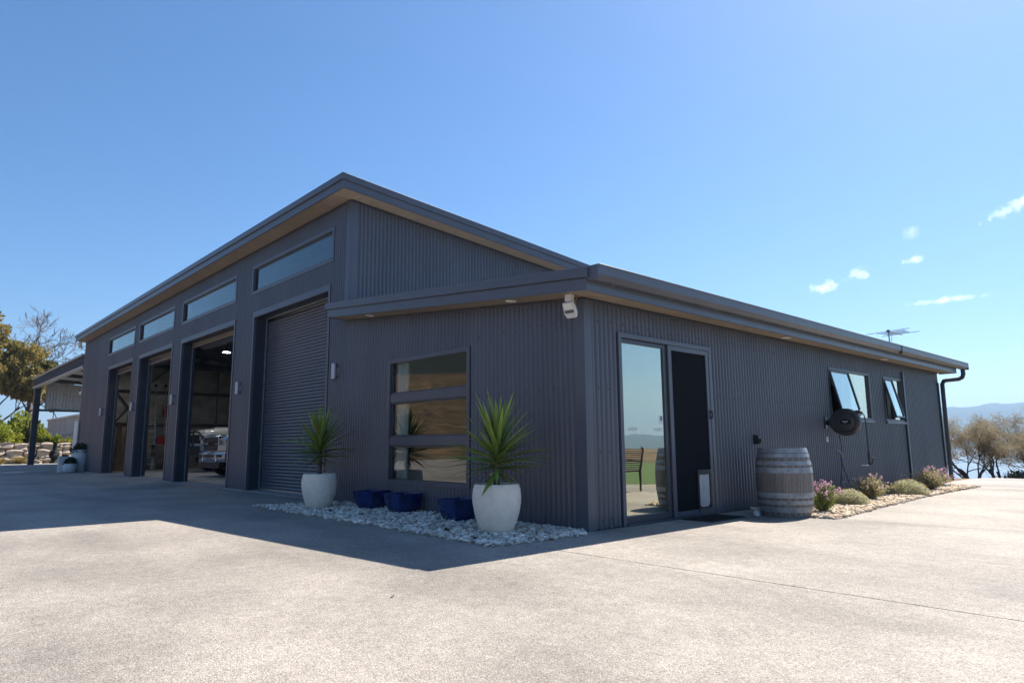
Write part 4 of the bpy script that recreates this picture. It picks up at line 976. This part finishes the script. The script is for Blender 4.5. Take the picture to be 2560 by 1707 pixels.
# ------------------------------------------------------------------ carport and garden at the left end
cp = thing('carport', 'dark steel carport with corrugated side panel on the left end', 'carport', (XE-.2, 0, 0))
ox = XE-.2
def cbox(name, m, x0, y0, z0, x1, y1, z1, bev=0): return MB().box(x0-ox, y0, z0, x1-ox, y1, z1).build(name, m, cp, bev=bev)
CL = -46.2
cbox('fascia_beam', M['beam'], CL, -.02, 4.85, ox-.02, .10, 5.28, bev=.005)
cbox('beam_flange', M['galv'], CL-.02, -.06, 4.74, ox-.02, .16, 4.85)
cbox('roof_edge', M['galv'], CL-.06, -.12, 5.30, ox-.02, .14, 5.40)
MB().loft([[(CL-ox, y, z), (-.05, y, z), (-.05, y, z+.05), (CL-ox, y, z+.05)] for y, z in ((.10, 5.33), (9.0, 4.75))]).build('roof_sheet', M['zinc'], cp)
cbox('post', M['jamb'], CL+.15, .02, .0, CL+.55, .34, 4.74, bev=.01)
cbox('post', M['jamb'], CL+.15, 8.6, .0, CL+.55, 8.9, 4.4, bev=.01)
for i in range(12):
    y = .62+i*.72
    PITCH = .18
    mb = corr(y, y+.72, 3.47, lambda v: 5.22-.063*(v-.1), [], lambda u, o_, z: (CL+.25+o_*1.5-ox, u, z), 'p', 6)
    mb.build('panel_sheet', M['zinc'], cp, smooth=70); PITCH = .09
cbox('panel_rail', M['darksteel'], CL+.16, .36, 3.32, CL+.40, 8.5, 3.46)
for y in (1.8, 3.4, 5.0, 6.6): cbox('purlin', M['zinc'], CL+.1, y, 5.10-.063*y, ox-.1, y+.07, 5.24-.063*y)
for x in (-42.5, -38.6, -34.8): MB().loft([[(x-ox-.06, y, z-.30), (x-ox+.06, y, z-.30), (x-ox+.06, y, z-.10), (x-ox-.06, y, z-.10)] for y, z in ((.12, 5.25), (8.9, 4.68))]).build('rafter', M['darksteel'], cp)
t = thing('white_board', 'tall white board standing against the far left workshop corner', 'board', (XE-.06, -.10, 0), 0)
MB().box(-.55, -.02, .02, .25, .02, 2.25).xf(Matrix.Rotation(R(2), 4, 'Y')).build('board', M['whitep'], t, bev=.004)

# rock retaining wall, every rock a part
rw = thing('rock_wall', 'dry stacked sandstone boulder retaining wall behind the carport', 'rock wall', (-50, 0, 0))
def rock_mesh(seed):
    rg = np.random.RandomState(seed); bm = bmesh.new(); bmesh.ops.create_cube(bm, size=1); bmesh.ops.subdivide_edges(bm, edges=bm.edges[:], cuts=3, use_grid_fill=True)
    off = rg.uniform(0, 10, 3)
    for v in bm.verts:
        c = v.co; nrm = c.normalized(); s = max(abs(c.x), abs(c.y), abs(c.z))
        r_ = .82+.18*(s/c.length)
        v.co = c*r_ + nrm*.075*(math.sin(c.x*7+off[0])+math.sin(c.y*6+off[1])+math.sin(c.z*8+off[2])) + Vector(rg.randn(3)*.012)
    me = bpy.data.meshes.new('rock'); bm.to_mesh(me); bm.free(); me.materials.append(M['rock']); me.polygons.foreach_set('use_smooth', [True]*len(me.polygons)); me.set_sharp_from_angle(angle=R(28)); return me
rocks = [rock_mesh(i) for i in range(8)]
rg = random.Random(5)
for row, (z, h) in enumerate(((.24, .50), (.69, .52), (1.14, .46))):
    y = -6 + rg.uniform(0, .5)
    while y < 6.5:
        wd = rg.uniform(.5, 1.15); hh = h*rg.uniform(.82, 1.02)
        inst('rock', rg.choice(rocks), rw, (-.25*row+rg.uniform(-.08, .08), y+wd/2, z+rg.uniform(-.02, .03)), (rg.uniform(-.08, .08), rg.uniform(-.08, .08), rg.choice((0, math.pi))+rg.uniform(-.12, .12)), (rg.uniform(.7, .95), wd*.98, hh))
        y += wd*1.0
for k in range(9): inst('rock', rg.choice(rocks), rw, (.75+rg.uniform(-.1, .15), -5+k*1.25+rg.uniform(-.3, .3), .07), (0, 0, rg.uniform(0, 6)), (.25, .32, .2))

mat('castiron', (.012, .012, .012), rough=.75, spec=.3, var=.2)
ch = thing('chiminea', 'black cast iron chiminea in front of the rock wall', 'chiminea', (-48.9, 1.84, .006))
MB().lathe([(0, .22), (.14, .24), (.27, .38), (.30, .55), (.26, .72), (.15, .86), (.125, 1.0), (.12, 1.28), (.15, 1.33), (.15, 1.38), (.11, 1.38)], 24).build('firebowl', M['castiron'], ch, smooth=50)
MB().lathe([(.26, 0), (.25, .05), (.12, .22), (.10, .24)], 16).build('stand', M['castiron'], ch, smooth=50)
MB().box(.20, -.09, .48, .315, .09, .62).build('mouth', M['darksteel'], ch, bev=.02)

def grass_tuft(loc, label, s, seed):
    rg = np.random.RandomState(seed); t = thing('grass_tussock', label, 'grass', loc, group='golden tussocks at the rock wall foot'); P = []; D = []
    for k in range(420): a = rg.uniform(0, 6.28); r_ = rg.uniform(0, .12); P.append((r_*math.cos(a), r_*math.sin(a), 0)); D.append((math.cos(a)*.8, math.sin(a)*.8, rg.uniform(.5, 1.6)))
    leaf_cloud(P, D, .55*s, .012, M['drygrass'], 'blades', t, .15, seed, tri=True)
    P = [(p[0]*.6, p[1]*.6, 0) for p in P[:160]]; leaf_cloud(P, D[:160], .4*s, .012, M['shrubgreen'], 'blades', t, .15, seed+1, tri=True)
grass_tuft((-48.9, -.05, .006), 'golden grass tussock between the carport post and left photo edge', 1.15, 2)
grass_tuft((-48.7, -1.15, .006), 'greenish grass tussock cut by the left photo edge', 1.0, 3)

fe = thing('garden_fence', 'grey weathered board fence on the terrace behind the rock wall', 'fence', (-68.1, 4.0, 1.0))
n = 26
for i in range(n):
    a = i*13.9/n; inst('board', bpy.data.meshes.get('fence_board') or MB().box(0, -.012, 0, 13.9/n-.012, .012, 2.42).mesh('fence_board', M['fenceboard']), fe, (a, random.uniform(-.006, .006), 0))
MB().box(-.05, -.10, 2.42, 13.95, .04, 2.56).build('capping', M['whitep'], fe); MB().box(0, -.09, 1.05, 12.2, -.013, 1.16).build('rail', M['fenceboard'], fe)
# white pots with plants by the far left corner
def plantpot(loc, kind, label, plant, seed):
    t = thing('potted_plant', label, 'potted plant', loc, random.uniform(-.2, .2), 'white planters by the far left corner'); rg = np.random.RandomState(seed)
    if kind == 'tall': MB().lathe([(0, 0), (.24, 0), (.27, .03), (.30, .5), (.31, .93), (.29, .95), (.27, .93), (.26, .8), (0, .8)], 28).build('pot', M['potwhite'], t, smooth=50); top = .82; r_ = .34
    elif kind == 'square': MB().loft([[(-h, -h, z), (h, -h, z), (h, h, z), (-h, h, z)] for h, z in ((.22, 0), (.24, .66), (.215, .66), (.20, .60))]).build('pot', M['potwhite'], t, bev=.02); top = .55; r_ = .16
    else: MB().lathe([(0, 0), (.20, 0), (.25, .05), (.27, .2), (.255, .36), (.24, .375), (.22, .36), (.2, .3), (0, .3)], 28).build('pot', M['potwhite'], t, smooth=50); top = .32; r_ = .22
    P = []; D = []
    for k in range(1100):
        v = rg.randn(3); v[2] = abs(v[2])*.9; v /= np.linalg.norm(v); q = rg.uniform(.4, 1); P.append((v[0]*r_*q, v[1]*r_*q, top+v[2]*r_*q*plant[1])); D.append(v)
    leaf_cloud(P, D, .09, .024, plant[0], 'foliage', t, .6, seed); MB().lathe([(0, top), (.2, top)], 16).build('soil', M['soil'], t)
plantpot((-28.95, -.22, .002), 'tall', 'tall white planter with dark leafy plant at the far left corner', (M['shrubdark'], 1.2), 1)
plantpot((-28.98, -.75, .002), 'square', 'square white planter farthest left with a small plant', (M['barkpale'], .8), 2)
plantpot((-28.5, -.62, .002), 'bowl', 'short round white planter in front of the tall one', (M['shrubdark'], 1.3), 3)

# garden shrubs on the terrace
bush('garden_shrub', (-53.6, -1.6, 1.05), 2.1, 1.9, 2.6, 9000, .20, .075, M['shrubgreen'], 'yellow-green leafy shrub on the terrace at the left photo edge', seed=40)
bush('garden_shrub', (-53.9, .75, 1.05), 1.6, 1.55, 2.6, 9000, .20, .075, M['shrubgreen'], 'yellow-green leafy shrub on the terrace behind the carport post', seed=41)
bush('garden_shrub', (-53.2, 2.15, 1.05), .9, .75, 1.1, 2600, .17, .06, M['shrubgreen'], 'small yellow-green shrub at the left end of the board fence', seed=42)
bush('garden_shrub', (-52.4, 3.1, 1.05), .6, .5, .8, 1400, .14, .05, M['drygrass'], 'small yellowish shrub before the board fence', seed=43)
bush('garden_shrub', (-50.9, 2.9, .9), .5, .45, .85, 1300, .13, .05, M['shrubgreen'], 'small green shrub on the rocks behind the white planters', seed=44)

# ------------------------------------------------------------------ trees at left
def crowntree(loc, label, hgt, width, seed, m, dens=90, bare_low=.16, leafL=.34, leafW=.10, name='wattle_tree', blobs=34):
    rg = random.Random(seed); nr = np.random.RandomState(seed); t = thing(name, label, 'tree', loc, group='golden green trees behind the garden')
    tubes, tips = grow((0, 0, -.3), (.05, .02, 1), hgt*.30, .02*hgt, 4, rg, .62, .76, 4, .18, (2, 3, 3), .13)
    # scale crown to wanted envelope
    mz = max(p.z for p, d in tips); mr = sorted(max(abs(p.x), abs(p.y)) for p, d in tips)[int(len(tips)*.9)]; fz = hgt*.94/mz; fr = width*.5/max(mr, .1)
    sc_ = lambda p: Vector((p.x*fr, p.y*fr, p.z*fz))
    tubes = [([sc_(p) for p in a], b_, c) for a, b_, c in tubes]; wood(tubes, M['barkdark'], t)
    P = []; D = []
    tp_ = [sc_(p) for p, d in tips if p.z*fz > hgt*bare_low]
    for p in tp_:
        r_ = rg.uniform(.28, .62)*hgt/11
        for k in range(dens):
            v = nr.randn(3); v /= np.linalg.norm(v); q = nr.uniform(.35, 1)
            P.append((p.x+v[0]*r_*q*1.25, p.y+v[1]*r_*q*1.25, p.z+v[2]*r_*q*1.0)); D.append(v+np.array([0, 0, .25]))
    leaf_cloud(P, D, leafL, leafW, m, 'crown', t, .6, seed); return t
crowntree((-72, -1.6, 2.2), 'tall golden-green tree cut by the left photo edge', 12.2, 9.5, 51, M['wattle'], 170)
crowntree((-76, 2.9, 2.2), 'lower golden-green tree behind the carport roof', 8.6, 6.5, 52, M['wattle2'], 170)
crowntree((-68, .7, 2.0), 'dark olive tree between the tall tree and the carport', 7.6, 5.4, 53, M['wattle'], 150)
crowntree((-84, 6.4, 2.6), 'olive tree seen through the carport above the board fence', 6.0, 6.0, 54, M['wattle'], 100)
crowntree((-80, 9.6, 2.6), 'olive tree hidden mostly behind the carport end', 5.6, 5.5, 55, M['wattle2'], 80)
crowntree((-80, -6.0, 2.6), 'golden-green tree beyond the left photo edge', 10, 8, 56, M['wattle2'], 80)
def baretree(loc, label, hgt, seed):
    rg = random.Random(seed); t = thing('bare_tree', label, 'tree', loc)
    tubes = []
    for a, l in ((0.1, 1.0), (1.9, .8), (3.6, .72), (5.0, .9)):
        tb, tp_ = grow((0, 0, hgt*.28), (.30*math.cos(a), .55*math.sin(a), 1), hgt*.24*l, .011*hgt, 5, rg, .72, .74, 4, .10, (2, 3, 3), .20); tubes += tb
    tubes.append(([Vector((0, 0, -.5)), Vector((.05, .05, hgt*.15)), Vector((0, 0, hgt*.3))], [.022*hgt, .018*hgt, .014*hgt], 5))
    b = MB()
    for pts, rr, dep in tubes: b.tube(pts, [max(q, .022) for q in rr], 5 if dep > 2 else 3, cap=False)
    b.build('branches', M['barkpale'], t, smooth=180)
    return t
baretree((-80, 3.9, 2.4), 'leafless grey-branched tree rising above the carport roof', 15.5, 61)

# ------------------------------------------------------------------ inside the workshop
for x, y, l in ((-20.0, 1.95, 'glowing round ceiling light nearest the open truck bay'), (-22.4, 3.45, 'glowing round ceiling light deeper in the workshop'), (-24.6, 2.05, 'glowing round ceiling light above the second bay from left'), (-12, 7, 'glowing round ceiling light deep behind the closed door')):
    t = thing('ceiling_light', l, 'ceiling light', (x, y, 4.86), group='round workshop ceiling lights')
    MB().lathe([(0, 0), (.16, 0), (.17, .02), (.13, .09), (.05, .16), (0, .16)], 20).build('housing', M['darksteel'], t, smooth=40)
    MB().lathe([(0, -.003), (.15, -.003)], 20).build('diffuser', M['led'], t)
    MB().tube([(0, 0, .15), (0, 0, HS(y)-4.86+.02)], .012, 6).build('hanger', M['darksteel'], t)
ld = thing('extension_ladder', 'aluminium extension ladder leaning on the end wall', 'ladder', (-29.9, 3.0, .018))
lt = math.atan(.55/4.0)
for s in (0, .44): MB().box(-.03, s-.02, 0, .03, s+.02, 4.0).xf(Matrix.Rotation(-lt, 4, 'Y')).build('rail', M['galv'], ld)
for k in range(12): MB().tube([(0, 0, .25+k*.31), (0, .44, .25+k*.31)], .016, 6).xf(Matrix.Rotation(-lt, 4, 'Y')).build('rung', M['galv'], ld)
for s in (0, .44): MB().lathe([(0, -.02), (.06, -.02), (.06, .1), (0, .1)], 10, (0, s, 4.0)).xf(Matrix.Rotation(-lt, 4, 'Y')).build('end_cap', M['black'], ld)
sl2 = thing('step_ladder', 'blue-sided step ladder left of the workbench', 'ladder', (-28.0, 2.18, .018))
for s in (0, .4): MB().box(-.02, s-.018, 0, .02, s+.018, 2.3).xf(Matrix.Rotation(R(-8), 4, 'Y')).build('rail', M['jarblue'], sl2)
for k in range(7): MB().box(-.04, .0185, .25+k*.3, .05, .3815, .275+k*.3).xf(Matrix.Rotation(R(-8), 4, 'Y')).build('step', M['galv'], sl2)
wb = thing('workbench', 'timber workbench against the end wall in the open bay', 'workbench', (-28.9, 3.1, .018))
MB().box(-.35, -.45, 1.08, .35, .75, 1.14).build('bench_top', M['plywood'], wb, bev=.004)
for x in (-.28, .28):
    for y in (-.38, .68): MB().box(x-.045, y-.045, 0, x+.045, y+.045, 1.08).build('leg', M['timber'], wb)
MB().box(-.28, -.335, .3, .28, .635, .34).build('shelf', M['plywood'], wb); MB().box(.24, .0, .02, .30, .35, .9).build('panel', M['plywood'], wb)
tb = thing('tool_case', 'red metal tool case on the workbench', 'tool case', (-28.75, 3.0, 1.16)); MB().box(-.2, -.28, 0, .2, .28, .36).build('case', M['red'], tb, bev=.015); MB().tube([(0, -.12, .36), (0, -.1, .42), (0, .1, .42), (0, .12, .36)], .012, 6).build('handle', M['black'], tb)
rl = thing('wall_reel', 'red reel hanging on the end wall right of the ladder', 'reel', (XE+.30, 3.72, 2.75)); MB().lathe([(0, .06), (.06, .06), (.06, .02), (.30, .02), (.32, 0), (.30, -.05), (0, -.05)], 24).xf(Matrix.Rotation(R(90), 4, 'Y')).build('reel', M['red'], rl, smooth=40)
pg = [('pale timber plank leaning on the end wall, tallest of its stack', -28.9, 1.55, 2.6, .16), ('dark timber plank leaning left in the leftmost bay', -29.0, 1.30, 2.1, .20), ('grey board leaning right in the leftmost bay', -28.8, 1.75, 2.25, .10)]
for l, x, y, h, wd in pg:
    t = thing('timber_plank', l, 'plank', (x, y, .018), group='planks in the leftmost bay'); MB().box(-.02, -wd/2, 0, .02, wd/2, h).xf(Matrix.Rotation(R(-14), 4, 'Y') @ Matrix.Rotation(R(random.uniform(-5, 5)), 4, 'X')).build('plank', M['timber'], t, bev=.003)
t = thing('gas_bottle', 'grey gas bottle on the floor left of the workbench', 'gas bottle', (-28.4, 2.55, .018)); MB().lathe([(0, .02), (.15, .02), (.16, .06), (.16, .38), (.12, .45), (.04, .47), (.04, .52), (0, .52)], 18).build('cylinder', M['zinc'], t, smooth=50); MB().lathe([(.10, .45), (.10, .56), (.09, .56), (.09, .45)], 14).build('collar', M['zinc'], t)

def text_mesh(txt, size, ext, m, name):
    cu_ = bpy.data.curves.new(name, 'FONT'); cu_.body = txt; cu_.size = size; cu_.extrude = ext; cu_.align_x = 'CENTER'; cu_.align_y = 'CENTER'
    o = bpy.data.objects.new('tmp', cu_); COL.objects.link(o); dg = bpy.context.evaluated_depsgraph_get(); me = bpy.data.meshes.new_from_object(o.evaluated_get(dg)); bpy.data.objects.remove(o); bpy.data.curves.remove(cu_)
    me.materials.clear(); me.materials.append(m); return me
def pickup(loc, rz, label, paint, W=1.0, hood=1.30, roof=1.95, Ln=5.8, wr=.42, kind='ute'):
    t = thing('pickup_truck', label, 'truck', loc, rz)
    def ring(y, w_, zb, zt, sh=.10): return [(-w_+.06, y, zb), (-w_, y, zb+.10), (-w_, y, zt-sh*1.6), (-w_+.05, y, zt-sh*.6), (-w_+.17, y, zt), (w_-.17, y, zt), (w_-.05, y, zt-sh*.6), (w_, y, zt-sh*1.6), (w_, y, zb+.10), (w_-.06, y, zb)]
    MB().loft([ring(.14, W-.16, .55, hood-.10), ring(.20, W-.07, .50, hood-.03), ring(.45, W-.02, .50, hood+.02), ring(1.55, W, .50, hood+.09), ring(1.9, W, .5, hood+.10), ring(Ln-2.0, W, .5, hood+.08)]).build('body', paint, t, smooth=40)
    MB().loft([ring(Ln-1.99, W, .5, hood+.06, .05), ring(Ln-.05, W, .5, hood+.06, .05), ring(Ln, W-.04, .55, hood+.02, .05)]).build('tray', paint, t, smooth=40)
    def cab(y, w_, z, w2, z2, y2): return None
    MB().loft([[(-W+.10, 1.62, hood+.05), (W-.10, 1.62, hood+.05), (W-.10, Ln-2.05, hood+.05), (-W+.10, Ln-2.05, hood+.05)], [(-W+.26, 2.35, roof-.06), (W-.26, 2.35, roof-.06), (W-.24, Ln-2.25, roof-.06), (-W+.24, Ln-2.25, roof-.06)], [(-W+.36, 2.5, roof), (W-.36, 2.5, roof), (W-.34, Ln-2.4, roof), (-W+.34, Ln-2.4, roof)]]).build('cab', paint, t, smooth=30)
    MB().add([(-W+.20, 1.655, hood+.10), (W-.20, 1.655, hood+.10), (W-.30, 2.30, roof-.09), (-W+.30, 2.30, roof-.09)], [(0, 1, 2, 3)]).xf(Matrix.Translation((0, -.012, .004))).build('windscreen', M['carglass'], t)
    for s in (-1, 1): MB().add([(s*(W-.115), 2.0, hood+.14), (s*(W-.115), Ln-2.2, hood+.14), (s*(W-.225), Ln-2.35, roof-.12), (s*(W-.225), 2.45, roof-.12)], [(0, 1, 2, 3)]).xf(Matrix.Translation((s*.012, 0, 0))).build('side_window', M['carglass'], t)
    for s in (-1, 1): MB().box(s*(W+.02), 1.95, hood+.10, s*(W+.24), 2.07, hood+.38).build('mirror', M['black'], t, bev=.03)
    for y in (1.0, Ln-1.15):
        for s in (-1, 1):
            wh = MB().lathe([(wr*.55, -.12), (wr*.9, -.125), (wr, -.09), (wr, .09), (wr*.9, .125), (wr*.55, .12)], 28).xf(Matrix.Translation((s*(W-.10), y, wr)) @ Matrix.Rotation(R(90), 4, 'Y')).build('wheel', M['rubber'], t, smooth=40)
            MB().lathe([(0, .06), (.06, .07), (wr*.45, .05), (wr*.56, .11), (wr*.56, -.11), (0, -.1)], 20).xf(Matrix.Translation((s*(W-.10), y, wr)) @ Matrix.Rotation(R(90)*s, 4, 'Y')).build('rim', M['galv'], wh, smooth=40)
            MB().lathe([(wr+.02, -.02), (wr+.09, -.02), (wr+.09, .02), (wr+.02, .02)], 20, a0=0, a1=math.pi).xf(Matrix.Translation((s*(W+.01), y, wr+.04)) @ Matrix.Rotation(R(-90), 4, 'Z') @ Matrix.Rotation(R(90), 4, 'X')).build('arch_flare', M['black'], t, smooth=40)
    return t
# silver pickup, nose to the door
tr = pickup((-18.76, 1.77, .018), R(5), 'silver pickup truck with a chrome crossbar grille in the open bay', M['carsilver'], 1.04, 1.43, 2.05, 5.8, .44)
hexr = lambda y, w_, h_, c=.10: [(-w_, y, -h_+c), (-w_+c, y, -h_), (w_-c, y, -h_), (w_, y, -h_+c), (w_, y, h_-c), (w_-c*.6, y, h_), (-w_+c*.6, y, h_), (-w_, y, h_-c)]
MB().loft([hexr(.20, .66, .27), hexr(.06, .64, .255), hexr(.05, .60, .225), hexr(.10, .585, .21)]).xf(Matrix.Translation((0, 0, 1.12))).build('grille_surround', M['carsilver'], tr, smooth=30)
MB().loft([hexr(.098, .595, .215), hexr(.092, .59, .21)]).xf(Matrix.Translation((0, 0, 1.12))).build('grille_mesh', M['black'], tr)
MB().box(-.58, .045, 1.10, -.24, .09, 1.14).build('grille_bar', M['chrome'], tr, bev=.006); MB().box(.24, .045, 1.10, .58, .09, 1.14).build('grille_bar', M['chrome'], tr, bev=.006)
inst('grille_lettering', text_mesh('RAM', .20, .012, M['chrome'], 'grille_lettering'), tr, (0, .055, 1.12), (R(90), 0, 0), (1.15, 1, 1))
for s in (-1, 1):
    MB().loft([[(s*.665, .06, 1.12), (s*.95, .13, 1.12), (s*.98, .14, 1.27), (s*.67, .07, 1.31)], [(s*.665, .25, 1.12), (s*1.02, .34, 1.12), (s*1.03, .36, 1.27), (s*.67, .25, 1.31)]]).build('headlight', M['lens'], tr, bev=.012)
    MB().box(s*.70, .052, 1.15, s*.79, .075, 1.24).build('headlight_projector', M['chrome'], tr)
    MB().loft([[(s*.60, .03, .86), (s*1.0, .11, .86), (s*1.01, .12, 1.08), (s*.66, .06, 1.10)], [(s*.60, .3, .86), (s*1.05, .3, .86), (s*1.05, .3, 1.08), (s*.66, .3, 1.10)]]).build('bumper_corner', M['carsilver'], tr, bev=.03)
    MB().box(s*.52, .02, .66, s*.84, .045, .76).build('bumper_intake', M['black'], tr, bev=.02)
    MB().lathe([(.05, -.02), (.085, -.025), (.095, 0), (.05, .02)], 18).xf(Matrix.Translation((s*.52, .012, .555)) @ Matrix.Rotation(R(90), 4, 'X')).build('fog_light_ring', M['chrome'], tr, smooth=40)
    MB().lathe([(0, .0), (.05, .0)], 18).xf(Matrix.Translation((s*.52, .006, .555)) @ Matrix.Rotation(R(90), 4, 'X')).build('fog_light', M['black'], tr)
MB().loft([[(x, y+.02 + .10*abs(x)**2.2, z) for y, z in ((0, .50), (-.02, .56), (-.025, .76), (.0, .83), (.28, .83), (.28, .50))] for x in (-1.03, -.9, -.6, -.3, 0, .3, .6, .9, 1.03)]).build('front_bumper', M['carsilver'], tr, smooth=35)
MB().box(-.40, -.012, .66, .40, .01, .75).build('bumper_intake', M['black'], tr, bev=.015)
MB().box(-.85, .0, .30, .85, .25, .50).build('valance', M['black'], tr, bev=.02)
# white four-wheel drive with bull bar
t4 = pickup((-23.9, 2.78, .018), R(2), 'white four-wheel-drive with black bull bar deeper in the bay', M['carwhite'], .95, 1.36, 1.98, 5.3, .47)
MB().loft([[(x, y, z) for x, y, z in ((-.22, .75, 1.36), (.22, .75, 1.36), (.20, 1.25, 1.40), (-.20, 1.25, 1.40))], [(-.19, .76, 1.44), (.19, .76, 1.44), (.16, 1.25, 1.455), (-.16, 1.25, 1.455)]]).build('bonnet_scoop', M['carwhite'], t4, bev=.02)
MB().box(-.17, .742, 1.385, .17, .756, 1.43).build('scoop_mouth', M['black'], t4)
MB().box(-.52, .09, .92, .52, .14, 1.20).build('grille', M['black'], t4, bev=.02)
for s in (-1, 1):
    MB().box(s*.55, .07, 1.0, s*.87, .2, 1.18).build('headlight', M['lens'], t4, bev=.03)
    MB().box(s*.875, .10, 1.02, s*.93, .28, 1.16).build('indicator', M['amber'], t4, bev=.015)
    MB().tube([(s*.42, -.08, .75), (s*.42, -.10, 1.26), (s*.46, -.09, 1.30), (s*.80, -.04, 1.26), (s*.92, .06, 1.10), (s*.94, .10, .85)], .035, 8).build('bull_bar_hoop', M['black'], t4, smooth=60)
MB().tube([(-.42, -.10, 1.26), (.42, -.10, 1.26)], .035, 8).build('bull_bar_tube', M['black'], t4, smooth=60)
MB().loft([[(x, y+.10*abs(x)**2, z) for y, z in ((-.12, .52), (-.15, .58), (-.15, .72), (-.11, .84), (.22, .84), (.22, .52))] for x in (-.97, -.6, 0, .6, .97)]).build('bull_bar_base', M['black'], t4, smooth=35)
MB().box(-.30, -.175, .66, .30, -.152, .74).build('front_plate', M['carwhite'], t4)
t4.scale = (1.12, 1.1, 1.26)

# ------------------------------------------------------------------ patio chair (mirrored in the glass door, just right of the frame)
def chair(loc, rz, label):
    t = thing('patio_chair', label, 'chair', loc, rz, 'patio chairs on the driveway')
    MB().box(-.26, -.25, .43, .26, .25, .47).build('seat', M['wicker'], t, bev=.012)
    b = MB()
    for k in range(11): b.tube([(-.25, .25+.06*(k/10), .50+k*.042), (0, .29+.06*(k/10), .50+k*.042), (.25, .25+.06*(k/10), .50+k*.042)], .010, 5)
    b.build('backrest', M['wicker'], t)
    for s in (-1, 1):
        MB().tube([(s*.25, .24, 0), (s*.25, .25, .45), (s*.265, .32, .93), (s*.22, .325, .96)], .018, 8).build('back_leg', M['wicker'], t, smooth=60)
        MB().tube([(s*.25, -.24, 0), (s*.25, -.24, .64), (s*.25, .0, .67), (s*.25, .27, .66)], .017, 8).build('front_leg', M['wicker'], t, smooth=60)
    t.scale = (1.4, 1.1, 1.0)
pch = chair((3.98, 5.70, 0), R(90), 'woven patio chair standing on the driveway, mirrored in the glass door')

# ------------------------------------------------------------------ haze
HZ = bpy.data.materials.new('haze_air'); HZ.use_nodes = True; t_ = HZ.node_tree; t_.nodes.clear()
ho = N(t_, 'ShaderNodeOutputMaterial'); pv = N(t_, 'ShaderNodeVolumePrincipled'); pv.inputs['Color'].default_value = (.46, .70, 1.0, 1); pv.inputs['Density'].default_value = .00024; pv.inputs['Anisotropy'].default_value = .3
t_.links.new(pv.outputs[0], ho.inputs['Volume'])
hb = MB().box(-5200, -5200, -62, 5200, 5600, 262).build('haze', HZ); tag(hb, kind='stuff')
